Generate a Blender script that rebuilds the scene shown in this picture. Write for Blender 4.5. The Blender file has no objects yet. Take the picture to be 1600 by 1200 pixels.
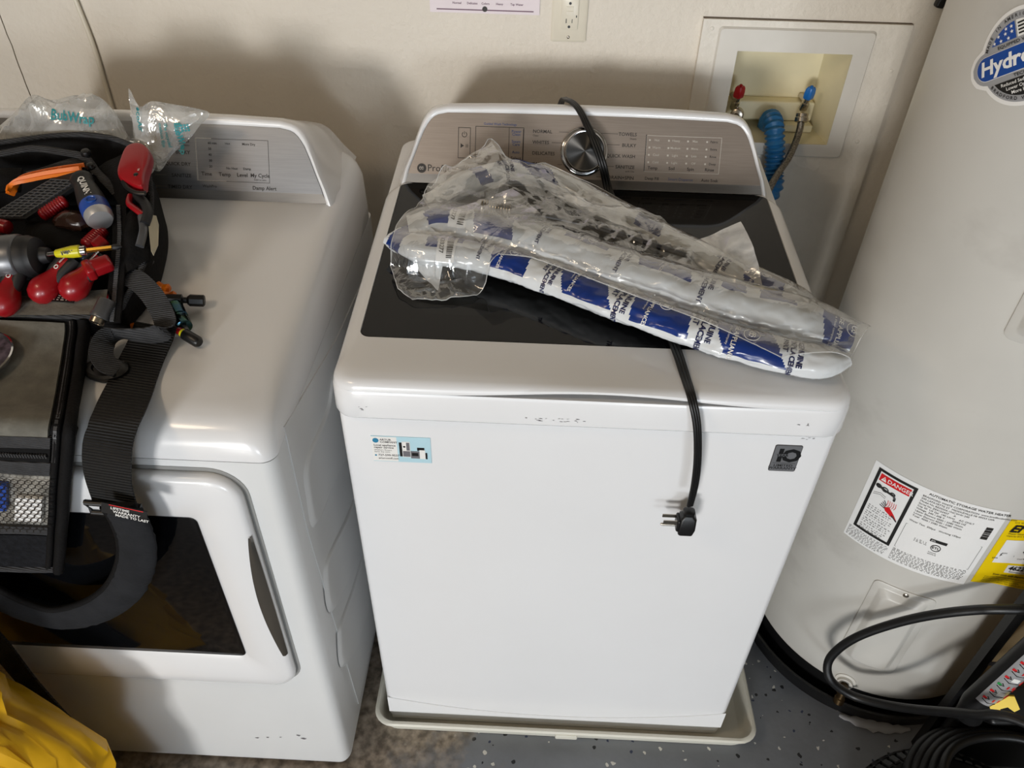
import bpy, math, random
from math import sin, cos, pi, radians, sqrt
from mathutils import Vector as V, noise
from mathutils.geometry import delaunay_2d_cdt
random.seed(7)
SC = bpy.context.scene
COL = SC.collection

# ---------------------------------------------------------------- camera
cam = bpy.data.cameras.new('camera')
cam.sensor_width = 36.0
cam.lens = 27.147
cam.clip_start = 0.02
camo = bpy.data.objects.new('camera', cam)
camo.location = (0.2644, -0.7962, 1.6185)
camo.rotation_euler = (radians(50.1566), radians(-1.0921), radians(2.3838))
COL.objects.link(camo)
SC.camera = camo

# ---------------------------------------------------------------- world, lights, exposure
w = bpy.data.worlds.new('world')
SC.world = w
w.use_nodes = True
bg = w.node_tree.nodes['Background']
bg.inputs[0].default_value = (0.80, 0.90, 1.0, 1)
bg.inputs[1].default_value = 1.6

def area(name, loc, target, sx, sy, power, col, spread=pi):
    l = bpy.data.lights.new(name, 'AREA')
    l.shape = 'RECTANGLE'
    l.size, l.size_y, l.energy, l.color = sx, sy, power, col
    l.spread = spread
    o = bpy.data.objects.new(name, l)
    o.location = loc
    o.rotation_euler = (V(target) - V(loc)).to_track_quat('-Z', 'Y').to_euler()
    COL.objects.link(o)
    return o
area('daylight_left_of_doorway', (-2.3, -8.0, 1.22), (0.1, 0.0, 0.95), 1.5, 1.2, 255, (1.0, 0.975, 0.935))
area('daylight_right_of_doorway', (2.0, -8.0, 0.85), (0.4, 0.0, 0.8), 1.1, 1.0, 62, (0.88, 0.94, 1.0))
area('ceiling_lamp', (-1.0, -0.8, 2.38), (0.1, 0.4, 0.9), 0.5, 0.25, 5.2, (1.0, 0.78, 0.55))
SC.view_settings.view_transform = 'Standard'
SC.view_settings.look = 'None'
SC.view_settings.gamma = 1
SC.view_settings.use_curve_mapping = False
SC.view_settings.exposure = 0.42

# ---------------------------------------------------------------- materials
def lin(h):
    h = h.lstrip('#')
    r = []
    for i in (0, 2, 4):
        c = int(h[i:i+2], 16)/255
        r.append(c/12.92 if c <= .04045 else ((c+.055)/1.055)**2.4)
    return (*r, 1)

def mat(name, col, rough=.5, metal=0., var=.06, vscale=12., bump=0., bscale=60., spec=.5, coat=0., bdist=.002, ribs=0, stain=None, det=4., col2=None, stretch=None, aniso=0.):
    m = bpy.data.materials.new(name)
    m.use_nodes = True
    nt = m.node_tree
    N, Lk = nt.nodes, nt.links
    b = N['Principled BSDF']
    tc = N.new('ShaderNodeTexCoord')
    mp = N.new('ShaderNodeMapping')
    Lk.new(tc.outputs['Object'], mp.inputs[0])
    if stretch: mp.inputs['Scale'].default_value = stretch
    nz = N.new('ShaderNodeTexNoise')
    nz.inputs['Scale'].default_value = vscale
    nz.inputs['Detail'].default_value = det
    Lk.new(mp.outputs[0], nz.inputs['Vector'])
    cr = N.new('ShaderNodeValToRGB')
    c = lin(col)
    c2 = lin(col2) if col2 else tuple(x*(1-var*2) for x in c[:3])+(1,)
    cr.color_ramp.elements[0].position = .35
    cr.color_ramp.elements[1].position = .65
    cr.color_ramp.elements[0].color = c2
    cr.color_ramp.elements[1].color = c
    Lk.new(nz.outputs['Fac'], cr.inputs[0])
    if stain:
        n3 = N.new('ShaderNodeTexNoise'); n3.inputs['Scale'].default_value = stain[1]; n3.inputs['Detail'].default_value = 6; n3.inputs['Roughness'].default_value = .62
        m3 = N.new('ShaderNodeMapping'); m3.inputs['Scale'].default_value = stain[2]; Lk.new(tc.outputs['Object'], m3.inputs[0]); Lk.new(m3.outputs[0], n3.inputs['Vector'])
        r3 = N.new('ShaderNodeMapRange'); r3.inputs[1].default_value = stain[3]; r3.inputs[2].default_value = stain[3]+.22; r3.inputs[4].default_value = stain[4]; Lk.new(n3.outputs['Fac'], r3.inputs[0])
        x3 = N.new('ShaderNodeMixRGB'); Lk.new(r3.outputs[0], x3.inputs[0]); Lk.new(cr.outputs[0], x3.inputs[1]); x3.inputs[2].default_value = lin(stain[0])
        Lk.new(x3.outputs[0], b.inputs['Base Color'])
    else: Lk.new(cr.outputs[0], b.inputs['Base Color'])
    b.inputs['Roughness'].default_value = rough
    b.inputs['Metallic'].default_value = metal
    b.inputs['Specular IOR Level'].default_value = spec
    b.inputs['Coat Weight'].default_value = coat
    b.inputs['Anisotropic'].default_value = aniso
    if ribs:
        mv = N.new('ShaderNodeMapping'); mv.inputs['Scale'].default_value = (.15, 1, 1); Lk.new(tc.outputs['Object'], mv.inputs[0])
        wv = N.new('ShaderNodeTexWave'); wv.bands_direction = 'DIAGONAL'; wv.inputs['Scale'].default_value = ribs; wv.inputs['Distortion'].default_value = .6; Lk.new(mv.outputs[0], wv.inputs['Vector'])
        bp = N.new('ShaderNodeBump'); bp.inputs['Strength'].default_value = .9; bp.inputs['Distance'].default_value = .002
        Lk.new(wv.outputs['Fac'], bp.inputs['Height']); Lk.new(bp.outputs[0], b.inputs['Normal'])
    elif bump:
        n2 = N.new('ShaderNodeTexNoise')
        n2.inputs['Scale'].default_value = bscale
        n2.inputs['Detail'].default_value = 5
        Lk.new(mp.outputs[0], n2.inputs['Vector'])
        bp = N.new('ShaderNodeBump')
        bp.inputs['Strength'].default_value = bump
        bp.inputs['Distance'].default_value = bdist
        Lk.new(n2.outputs['Fac'], bp.inputs['Height'])
        Lk.new(bp.outputs[0], b.inputs['Normal'])
    return m

def film(name, tint, base, edge, diff, rough=.08):
    """thin clear plastic film: see-through, with sheen at glancing angles and a little haze"""
    m = bpy.data.materials.new(name)
    m.use_nodes = True
    nt = m.node_tree
    N, Lk = nt.nodes, nt.links
    out = N['Material Output']
    N.remove(N['Principled BSDF'])
    tr = N.new('ShaderNodeBsdfTransparent'); tr.inputs[0].default_value = (*tint, 1)
    df = N.new('ShaderNodeBsdfDiffuse'); df.inputs[0].default_value = (.93, .93, .92, 1)
    gl = N.new('ShaderNodeBsdfGlossy'); gl.inputs['Roughness'].default_value = rough
    tc = N.new('ShaderNodeTexCoord')
    nz = N.new('ShaderNodeTexNoise'); nz.inputs['Scale'].default_value = 22; nz.inputs['Detail'].default_value = 3
    nz.inputs['Distortion'].default_value = 1.2
    Lk.new(tc.outputs['Object'], nz.inputs['Vector'])
    bp = N.new('ShaderNodeBump'); bp.inputs['Strength'].default_value = .55; bp.inputs['Distance'].default_value = .006
    Lk.new(nz.outputs['Fac'], bp.inputs['Height'])
    Lk.new(bp.outputs[0], gl.inputs['Normal'])
    mp = N.new('ShaderNodeMapRange')
    mp.inputs[1].default_value = .35; mp.inputs[2].default_value = .75
    mp.inputs[3].default_value = diff*.55; mp.inputs[4].default_value = diff*1.4
    Lk.new(nz.outputs['Fac'], mp.inputs[0])
    m1 = N.new('ShaderNodeMixShader')
    Lk.new(mp.outputs[0], m1.inputs[0]); Lk.new(tr.outputs[0], m1.inputs[1]); Lk.new(df.outputs[0], m1.inputs[2])
    lw = N.new('ShaderNodeLayerWeight'); lw.inputs[0].default_value = .45
    Lk.new(bp.outputs[0], lw.inputs['Normal'])
    mr = N.new('ShaderNodeMapRange'); mr.inputs[3].default_value = base; mr.inputs[4].default_value = edge
    Lk.new(lw.outputs['Facing'], mr.inputs[0])
    m2 = N.new('ShaderNodeMixShader')
    Lk.new(mr.outputs[0], m2.inputs[0]); Lk.new(m1.outputs[0], m2.inputs[1]); Lk.new(gl.outputs[0], m2.inputs[2])
    Lk.new(m2.outputs[0], out.inputs[0])
    return m

# ---------------------------------------------------------------- geometry helpers
def base(o):
    p = V((0, 0, 0))
    while o is not None:
        p += o.location
        o = o.parent
    return p

class MB:
    def __init__(s, xf=None):
        s.v, s.f, s.m, s.xf = [], [], [], xf
    def add(s, vs, fs, m=0):
        k = len(s.v)
        s.v += [V(s.xf(p)) if s.xf else V(p) for p in vs]
        s.f += [tuple(k+i for i in f) for f in fs]
        s.m += m if isinstance(m, list) else [m]*len(fs)
        return s
    def loft(s, rings, closed=True, cap0=False, cap1=False, m=0):
        n = len(rings[0]); vs = [p for r in rings for p in r]; fs = []; ms = []
        for i in range(len(rings)-1):
            for j in range(n if closed else n-1):
                a, b = i*n+j, i*n+(j+1) % n
                fs.append((a, b, b+n, a+n))
                ms.append(m(i, j) if callable(m) else m)
        m0 = 0 if callable(m) else m
        if cap0: fs.append(tuple(range(n))[::-1]); ms.append(m0)
        if cap1: fs.append(tuple((len(rings)-1)*n+j for j in range(n))); ms.append(m0)
        return s.add(vs, fs, ms)
    def box(s, lo, hi, m=0):
        x0, y0, z0 = lo; x1, y1, z1 = hi
        return s.add([(x0,y0,z0),(x1,y0,z0),(x1,y1,z0),(x0,y1,z0),(x0,y0,z1),(x1,y0,z1),(x1,y1,z1),(x0,y1,z1)],
                     [(3,2,1,0),(4,5,6,7),(0,1,5,4),(1,2,6,5),(2,3,7,6),(3,0,4,7)], m)
    def rbox(s, lo, hi, r, m=0, n=4):
        x0, y0, z0 = lo; x1, y1, z1 = hi; rg = []
        for k in range(n+1):
            a = pi/2*k/n; rg.append(rrect(x0+r-r*sin(a), x1-r+r*sin(a), y0+r-r*sin(a), y1-r+r*sin(a), max(r*sin(a),1e-4), z0+r-r*cos(a), n))
        for k in range(n+1):
            a = pi/2*k/n; rg.append(rrect(x0+r-r*cos(a), x1-r+r*cos(a), y0+r-r*cos(a), y1-r+r*cos(a), max(r*cos(a),1e-4), z1-r+r*sin(a), n))
        return s.loft(rg, True, True, True, m)
    def tube(s, path, r, n=10, m=0, cap=True, flat=1., up=None, closed=False):
        path = [V(p) for p in path]; rings = []; L = len(path); pu = V(up) if up else None
        for i, p in enumerate(path):
            if closed: t = path[(i+1) % L]-path[i-1]
            else: t = path[min(i+1, L-1)]-path[max(i-1, 0)]
            t = t.normalized() if t.length > 1e-9 else V((0,0,1))
            if pu is None: pu = V((0,0,1)) if abs(t.z) < .9 else V((1,0,0))
            sd = t.cross(V(up) if up else pu)
            if sd.length < 1e-5: sd = t.cross(V((0.3,1,0.2)))
            sd.normalize(); u = sd.cross(t).normalized()
            if not up: pu = u
            rr = r(i/(L-1)) if callable(r) else (r[i] if isinstance(r, (list, tuple)) else r)
            rings.append([p+sd*(cos(2*pi*k/n)*rr)+u*(sin(2*pi*k/n)*rr*flat) for k in range(n)])
        if closed: rings.append(rings[0])
        return s.loft(rings, True, cap and not closed, cap and not closed, m)
    def ribbon(s, path, side, wid, th=.002, m=0):
        """flat strap: path of centres, side vectors across it"""
        path = [V(p) for p in path]; L = len(path); rings = []
        for i, p in enumerate(path):
            t = (path[min(i+1, L-1)]-path[max(i-1, 0)]).normalized()
            sd = V(side(i/(L-1)) if callable(side) else side); sd = (sd-t*sd.dot(t)).normalized()
            n = t.cross(sd).normalized(); ww = wid(i/(L-1)) if callable(wid) else wid
            rings.append([p-sd*ww/2-n*th/2, p+sd*ww/2-n*th/2, p+sd*ww/2+n*th/2, p-sd*ww/2+n*th/2])
        return s.loft(rings, True, True, True, m)
    def lathe(s, prof, o=(0,0,0), ax=(0,0,1), n=20, m=0, cap=True):
        o, ax = V(o), V(ax).normalized(); u = ax.orthogonal().normalized(); w_ = ax.cross(u)
        rings = [[o+ax*h+(u*cos(2*pi*k/n)+w_*sin(2*pi*k/n))*max(r, 1e-5) for k in range(n)] for r, h in prof]
        return s.loft(rings, True, cap, cap, m)
    def prism(s, pts, vec, m=0):
        vec = V(vec); n = len(pts); p = [V(q) for q in pts]
        return s.add(p+[q+vec for q in p], [tuple(range(n))[::-1], tuple(range(n, 2*n))]+[(i, (i+1) % n, (i+1) % n+n, i+n) for i in range(n)], m)
    def grid(s, fn, nu, nv, m=0):
        vs = [fn(i/nu, j/nv) for j in range(nv+1) for i in range(nu+1)]; fs = []; ms = []
        for j in range(nv):
            for i in range(nu):
                a = j*(nu+1)+i; fs.append((a, a+1, a+nu+2, a+nu+1)); ms.append(m(i/nu, j/nv) if callable(m) else m)
        return s.add(vs, fs, ms)
    def text(s, txt, size, fn, align='LEFT', bold=0., m=0, shear=0., sx=1., rot=0.):
        vs, fs = glyphs(txt, bold, shear, align)
        c, q = cos(rot), sin(rot)
        return s.add([fn(size*(sx*x*c-y*q), size*(sx*x*q+y*c)) for x, y in vs], fs, m)
    def quad(s, a, b, c, d, m=0): return s.add([a, b, c, d], [(0,1,2,3)], m)
    def bar(s, fn, x0, y0, x1, y1, m=0):
        return s.add([fn(x0,y0), fn(x1,y0), fn(x1,y1), fn(x0,y1)], [(0,1,2,3)], m)
    def frame(s, fn, x0, y0, x1, y1, t, m=0):
        for a in ((x0,y0,x1,y0+t),(x0,y1-t,x1,y1),(x0,y0+t,x0+t,y1-t),(x1-t,y0+t,x1,y1-t)): s.bar(fn, *a, m)
    def build(s, name, mats, parent=None, smooth=40, kind=None, label=None):
        me = bpy.data.meshes.new(name)
        off = base(parent)
        me.from_pydata([tuple(p-off) for p in s.v], [], s.f)
        for q in (mats if isinstance(mats, (list, tuple)) else [mats]): me.materials.append(q)
        for p, i in zip(me.polygons, s.m): p.material_index = i
        me.validate(); me.update()
        if smooth:
            for p in me.polygons: p.use_smooth = True
            try: me.set_sharp_from_angle(angle=radians(smooth))
            except Exception: pass
        o = bpy.data.objects.new(name, me)
        COL.objects.link(o)
        if parent: o.parent = parent
        if not kind and parent and any(k in name for k in ('lettering', 'print', 'pictogram', 'white_logo')): kind = 'stuff'
        if kind: o['kind'] = kind
        if label: o['label'] = label
        return o

GC = {}
def glyphs(txt, bold, shear, align):
    k = (txt, bold, shear, align)
    if k not in GC:
        cv = bpy.data.curves.new('glyphs', 'FONT')
        cv.body, cv.align_x, cv.offset, cv.shear, cv.resolution_u = txt, align, bold, shear, 2
        o = bpy.data.objects.new('glyphs', cv)
        me = bpy.data.meshes.new_from_object(o)
        GC[k] = ([(v.co.x, v.co.y) for v in me.vertices], [tuple(p.vertices) for p in me.polygons])
        bpy.data.objects.remove(o); bpy.data.meshes.remove(me); bpy.data.curves.remove(cv)
    return GC[k]

def arc_corner(cx, cy, r, a0, a1, n): return [(cx+r*cos(a0+(a1-a0)*i/n), cy+r*sin(a0+(a1-a0)*i/n)) for i in range(n+1)]
def rr2(x0, x1, y0, y1, r, n=6, edge=1):
    P = arc_corner(x0+r, y0+r, r, pi, 1.5*pi, n)+[None]+arc_corner(x1-r, y0+r, r, 1.5*pi, 2*pi, n)+[None]+arc_corner(x1-r, y1-r, r, 0, pi/2, n)+[None]+arc_corner(x0+r, y1-r, r, pi/2, pi, n)+[None]
    out = []
    for i, p in enumerate(P):
        if p is not None: out.append(p); continue
        a, b = P[i-1], P[(i+1) % len(P)]
        out += [(a[0]+(b[0]-a[0])*k/edge, a[1]+(b[1]-a[1])*k/edge) for k in range(1, edge)]
    return out
def rrect(x0, x1, y0, y1, r, z, n=6, edge=1):
    return [(x, y, z(x, y) if callable(z) else z) for x, y in rr2(x0, x1, y0, y1, r, n, edge)]
def cr(pts, n=8, closed=False):
    P = [V(p) for p in pts]; out = []; L = len(P)
    for i in range(L if closed else L-1):
        g = (lambda k: P[k % L]) if closed else (lambda k: P[min(max(k, 0), L-1)])
        a, b, c, d = g(i-1), g(i), g(i+1), g(i+2)
        for j in range(n):
            t = j/n
            out.append(.5*((2*b)+(c-a)*t+(2*a-5*b+4*c-d)*t*t+(3*b-a-3*c+d)*t**3))
    if not closed: out.append(P[-1])
    return out
def lerp(a, b, t): return V(a).lerp(V(b), t)
def tag(o, label, cat, group=None):
    o['label'], o['category'] = label, cat
    if group: o['group'] = group
    return o
def thing(name, loc, label, cat, group=None):
    o = bpy.data.objects.new(name, None)
    o.location = loc; o.empty_display_size = .05
    COL.objects.link(o)
    return tag(o, label, cat, group)
def local(o, x, up):
    """frame: first axis along x, third close to up"""
    X = V(x).normalized(); Y = V(up).cross(X).normalized(); Z = X.cross(Y); o = V(o)
    return lambda p: o+X*p[0]+Y*p[1]+Z*p[2]
def smooth(t): t = min(max(t, 0), 1); return t*t*(3-2*t)
def words(seed, n):
    rd = random.Random(seed); return rd

M = {}
M['white'] = mat('appliance_white', '#e9e9ea', .22, var=.01, coat=.3, vscale=4)
M['white_side'] = mat('appliance_white_side', '#dfe0e0', .3, var=.015, vscale=5)
M['steel'] = mat('brushed_panel', '#a89b90', .38, .75, var=.05, vscale=6, stretch=(3, 90, 90), bump=.03, bscale=40)
M['steel2'] = mat('brushed_panel_cool', '#98999c', .36, .75, var=.05, vscale=6, stretch=(3, 90, 90), bump=.03, bscale=40)
M['strip'] = mat('panel_lower_strip', '#77726c', .5, .5, var=.04, stretch=(2, 60, 60))
M['chrome'] = mat('chrome', '#d8d8da', .12, 1., var=.02)
M['dark'] = mat('dark_print', '#35302e', .6, var=.02)
M['lite'] = mat('light_print', '#c9c2b8', .5, var=.02)
M['blueprint'] = mat('blue_print', '#4f5f90', .6, var=.02)
M['glass'] = mat('black_lid_glass', '#0b0c0e', .05, var=.05, spec=.3)
M['wall'] = mat('painted_wall', '#e1d9cc', .55, var=.035, vscale=3, bump=.5, bscale=70, bdist=.005)
M['stucco'] = mat('painted_board', '#e8e2d7', .45, var=.05, vscale=8, bump=.5, bscale=60, bdist=.005)
M['seam'] = mat('dark_seam', '#6a5d50', .9, var=.1)
M['black'] = mat('black_plastic', '#0f0f10', .4, var=.1)
M['rubber'] = mat('black_rubber', '#111112', .42, var=.12, bump=.15)
M['heater'] = mat('heater_enamel', '#cbc8c1', .36, var=.04, stain=('#5a4a3e', 3.1, (1, 1, 1.4), .58, .3), vscale=5, bump=.05, bscale=25)
# ================================================================ the setting
WY = .814
ROOM = (-3.2, 2.6, -4.6, WY)
def floor_material():
    m = bpy.data.materials.new('epoxy_floor'); m.use_nodes = True
    nt = m.node_tree; N, Lk = nt.nodes, nt.links; b = N['Principled BSDF']
    tc = N.new('ShaderNodeTexCoord')
    def vor(scale, thr):
        v = N.new('ShaderNodeTexVoronoi'); v.inputs['Scale'].default_value = scale
        ns = N.new('ShaderNodeTexNoise'); ns.inputs['Scale'].default_value = scale*1.5
        ad = N.new('ShaderNodeMixRGB'); ad.blend_type = 'ADD'; ad.inputs[0].default_value = .012
        Lk.new(tc.outputs['Object'], ns.inputs['Vector']); Lk.new(tc.outputs['Object'], ad.inputs[1]); Lk.new(ns.outputs['Color'], ad.inputs[2])
        Lk.new(ad.outputs[0], v.inputs['Vector'])
        lt = N.new('ShaderNodeMath'); lt.operation = 'LESS_THAN'; lt.inputs[1].default_value = thr
        Lk.new(v.outputs['Distance'], lt.inputs[0])
        sp = N.new('ShaderNodeSeparateColor'); Lk.new(v.outputs['Color'], sp.inputs[0])
        g = N.new('ShaderNodeMath'); g.operation = 'GREATER_THAN'; g.inputs[1].default_value = .74; Lk.new(sp.outputs[0], g.inputs[0])
        mu = N.new('ShaderNodeMath'); mu.operation = 'MULTIPLY'; Lk.new(lt.outputs[0], mu.inputs[0]); Lk.new(g.outputs[0], mu.inputs[1])
        return mu.outputs[0]
    n1 = N.new('ShaderNodeTexNoise'); n1.inputs['Scale'].default_value = 3.5; n1.inputs['Detail'].default_value = 8
    n1.inputs['Roughness'].default_value = .65
    Lk.new(tc.outputs['Object'], n1.inputs['Vector'])
    # worn concrete towards -x: bare, brown
    sx = N.new('ShaderNodeSeparateXYZ'); Lk.new(tc.outputs['Object'], sx.inputs[0])
    am = N.new('ShaderNodeMath'); am.operation = 'MULTIPLY_ADD'; am.inputs[1].default_value = .9; Lk.new(n1.outputs['Fac'], am.inputs[0]); 
    Lk.new(sx.outputs[0], am.inputs[2])
    wr = N.new('ShaderNodeMapRange'); wr.inputs[1].default_value = .56; wr.inputs[2].default_value = .68; Lk.new(am.outputs[0], wr.inputs[0])
    n2 = N.new('ShaderNodeTexNoise'); n2.inputs['Scale'].default_value = 45; n2.inputs['Detail'].default_value = 8; Lk.new(tc.outputs['Object'], n2.inputs['Vector'])
    bare = N.new('ShaderNodeValToRGB'); bare.color_ramp.elements[0].position = .38; bare.color_ramp.elements[1].position = .66
    bare.color_ramp.elements[0].color = lin('#62584e'); bare.color_ramp.elements[1].color = lin('#a89b8c'); Lk.new(n2.outputs['Fac'], bare.inputs[0])
    grey = N.new('ShaderNodeValToRGB'); grey.color_ramp.elements[0].position = .3; grey.color_ramp.elements[1].position = .7
    grey.color_ramp.elements[0].color = lin('#6b6e74'); grey.color_ramp.elements[1].color = lin('#80848b'); Lk.new(n1.outputs['Fac'], grey.inputs[0])
    def mix(f, a, c):
        x = N.new('ShaderNodeMixRGB'); Lk.new(f, x.inputs[0]); Lk.new(a, x.inputs[1])
        if isinstance(c, tuple): x.inputs[2].default_value = c
        else: Lk.new(c, x.inputs[2])
        return x.outputs[0]
    c = mix(vor(60, .20), grey.outputs[0], lin('#d9d8d2'))
    c = mix(vor(47, .21), c, lin('#15171c'))
    c = mix(vor(40, .14), c, lin('#2b3550'))
    c = mix(wr.outputs[0], bare.outputs[0], c)
    Lk.new(c, b.inputs['Base Color']); b.inputs['Roughness'].default_value = .42
    bp = N.new('ShaderNodeBump'); bp.inputs['Strength'].default_value = .2; bp.inputs['Distance'].default_value = .003
    Lk.new(n2.outputs['Fac'], bp.inputs['Height']); Lk.new(bp.outputs[0], b.inputs['Normal'])
    return m
M['floor'] = floor_material()
M['sidewall'] = mat('unpainted_side_wall', '#9a8f7d', .8, var=.06)
M['ceil'] = mat('ceiling_paint', '#8f8675', .8, var=.03)

def struct(name, mb, m, smooth=0, parent=None):
    return mb.build(name, m, parent, smooth, kind=None if parent else 'structure')

b = MB(); b.box((ROOM[0], ROOM[2], -.06), (ROOM[1], WY+.3, 0)); struct('floor', b, M['floor'])
b = MB(); b.box((ROOM[0], ROOM[2], 2.45), (ROOM[1], WY+.12, 2.5)); struct('ceiling', b, M['ceil'])
# back wall with the hole of the recessed laundry box and a hairline crack as a real groove
HX0, HX1, HZ0, HZ1 = .648, .8715, .978, 1.160
b = MB()
def wq(x0, z0, x1, z1): b.box((x0, WY, z0), (x1, WY+.12, z1))
crack = [(-.822, 2.45), (-.818, 1.3)]+[(-.8165+.0025*noise.noise((0, z*30, 3)), z) for z in [1.24-.02*i for i in range(16)]]+[(-.815, .5), (-.815, 0)]
for i in range(len(crack)-1):
    (xa, za), (xb, zb) = crack[i], crack[i+1]
    g = .0012
    for (l0, l1, r0, r1) in ((ROOM[0], ROOM[0], xa-g, xb-g), (xa+g, xb+g, HX0, HX0)):
        b.add([(l0, WY, za), (r0, WY, za), (r1, WY, zb), (l1, WY, zb), (l0, WY+.12, za), (r0, WY+.12, za), (r1, WY+.12, zb), (l1, WY+.12, zb)],
              [(3,2,1,0), (4,5,6,7), (0,1,5,4), (1,2,6,5), (2,3,7,6), (3,0,4,7)])
wq(HX1, 0, ROOM[1], 2.45); wq(HX0, 0, HX1, HZ0); wq(HX0, HZ1, HX1, 2.45)
wall = struct('wall_back', b, M['wall'])
b = MB(); b.box((-.86, WY+.004, 0), (-.77, WY+.01, 2.4)); struct('crack_filling', b, M['seam'], 0, wall)
b = MB(); b.box((ROOM[0]-.1, ROOM[2], 0), (ROOM[0], WY+.12, 2.45)); struct('wall_left', b, M['sidewall'])
b = MB(); b.box((ROOM[1], ROOM[2], 0), (ROOM[1]+.1, WY+.12, 2.45)); struct('wall_right', b, M['sidewall'])
# front wall of the garage, open where the door is up
b = MB(); b.box((ROOM[0]-.1, ROOM[2]-.1, 2.15), (ROOM[1]+.1, ROOM[2], 2.45)); b.box((ROOM[0]-.1, ROOM[2]-.1, 0), (-1.9, ROOM[2], 2.15)); b.box((1.9, ROOM[2]-.1, 0), (ROOM[1]+.1, ROOM[2], 2.15))
struct('wall_front', b, M['sidewall'])

# painted access board around the laundry box, with its raised inner frame
BX0, BX1, BZ1 = .574, .972, 1.215
b = MB()
Y0, Y1 = WY-.012, WY-.0005
for (x0, z0, x1, z1) in ((BX0, HZ1, BX1, BZ1), (BX0, .002, BX1, HZ0), (BX0, HZ0, HX0, HZ1), (HX1, HZ0, BX1, HZ1)):
    b.box((x0, Y0, z0), (x1, Y1, z1))
board = struct('trim_1', b, M['stucco'])
b = MB()
for (x, z) in ((.592, 1.198), (.957, 1.13), (.935, .985), (.96, .80)):
    b.lathe([(.004, 0), (.004, .001), (.002, .0022)], (x, Y0, z), (0, -1, 0), 12)
b.build('screw_head', M['stucco'], board, kind='stuff')
# dark joint shadow-gap along the board
b = MB(); b.box((BX1+.0005, WY-.004, .002), (BX1+.0022, WY-.0002, BZ1)); b.box((BX0, WY-.006, BZ1+.0003), (BX1, WY-.0002, BZ1+.0013)); b.build('joint', M['seam'], board)

# ================================================================ laundry outlet box
box = thing('laundry_outlet_box', (.76, WY, .978), 'recessed cream laundry hookup box with red and blue valves set in white wall board', 'outlet box')
M['boxcream'] = mat('yellowed_plastic', '#efe5c2', .45, var=.05, vscale=9)
M['frame'] = mat('painted_frame', '#dedad2', .45, var=.03, bump=.2)
b = MB()
fo = rr2(.606, .908, .949, 1.203, .008, 4); fi = [(min(max(x, HX0), HX1), min(max(z, HZ0), HZ1)) for x, z in fo]
yf = Y0-.006
rings = [[(x, Y0-.0003, z) for x, z in fo], [(x, yf, z) for x, z in fo], [(HX0 if x < .7 else HX1, yf, HZ0 if z < 1.05 else HZ1) for x, z in fo]]
rings[1] = [(x+(.003 if x < .7 else -.003), yf, z+(.003 if z < 1.05 else -.003)) for x, z in fo]
b.loft(rings)
b.build('frame', M['frame'], box, 30)
b = MB()
D = WY+.085
def R4(x0, x1, z0, z1, y): return [(x0, y, z0), (x1, y, z0), (x1, y, z1), (x0, y, z1)]
b.loft([R4(HX0, HX1, HZ0, HZ1, yf+.0005), R4(HX0+.002, HX1-.002, HZ0+.002, HZ1-.002, WY), R4(HX0+.012, HX1-.02, HZ0+.01, HZ1-.012, D)], True, False, True)
b.build('recess', M['boxcream'], box, 20)
b = MB()
b.rbox((HX0+.016, WY+.052, HZ0+.022), (HX1-.022, D-.001, HZ0+.062), .004)
b.rbox((HX1-.082, WY+.03, HZ0+.006), (HX1-.022, D-.002, HZ0+.021), .003); b.rbox((HX0+.013, WY+.03, HZ0+.006), (HX0+.06, D-.002, HZ0+.021), .003)
b.build('valve_ledge', M['boxcream'], box)
M['red'] = mat('red_plastic', '#b3161f', .35, var=.08)
M['blue'] = mat('blue_plastic', '#1f6fc0', .35, var=.08)
M['nickel'] = mat('nickel', '#b9b2a6', .25, 1., var=.06)
def valve(x, z, key, word):
    v = thing('supply_valve', (x, WY+.035, z-.02), '%s handled supply valve with metal nut in the cream wall box' % word, 'valve')
    y = WY+.032
    m = MB(); m.lathe([(.006, -.022), (.0085, -.018), (.0085, -.004), (.006, -.002), (.006, .006)], (x, y, z), (.12, -.2, 1), 16)
    m.tube([(x, y, z-.002), (x, y+.045, z-.004)], .006, 10)
    m.build('valve_body', M['nickel'], v)
    m = MB(); f = local((x+.001, y-.002, z+.006), (1, 0, 0), (0, -.2, 1))
    m.xf = f
    pr = []
    for k, (s, h) in enumerate(((.8, 0), (1, .002), (1.05, .012), (.95, .022), (.7, .026))):
        pr.append([(.0095*s*cos(2*pi*i/24)*(1+.13*cos(4*2*pi*i/24)), .0075*s*sin(2*pi*i/24)*(1+.13*cos(4*2*pi*i/24)), h) for i in range(24)])
    m.loft(pr, True, True, True); m.lathe([(.003, .025), (.003, .029), (.001, .030)], (0, 0, 0), (0, 0, 1), 10)
    m.build('valve_handle', M[key], v)
valve((0.6784,0.84,1.0477)[0], (0.6784,0.84,1.0477)[2], 'red', 'red')
valve((0.8227,0.84,1.0499)[0], (0.8227,0.84,1.0499)[2], 'blue', 'blue')

def nut(m, o, ax, r=.0125, h=.02):
    o = V(o); ax = V(ax).normalized()
    m.lathe([(r*.8, 0), (r, .002), (r, h*.45), (r*.92, h*.5), (r*.92, h*.8), (r*.6, h)], o, ax, 18)
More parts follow.
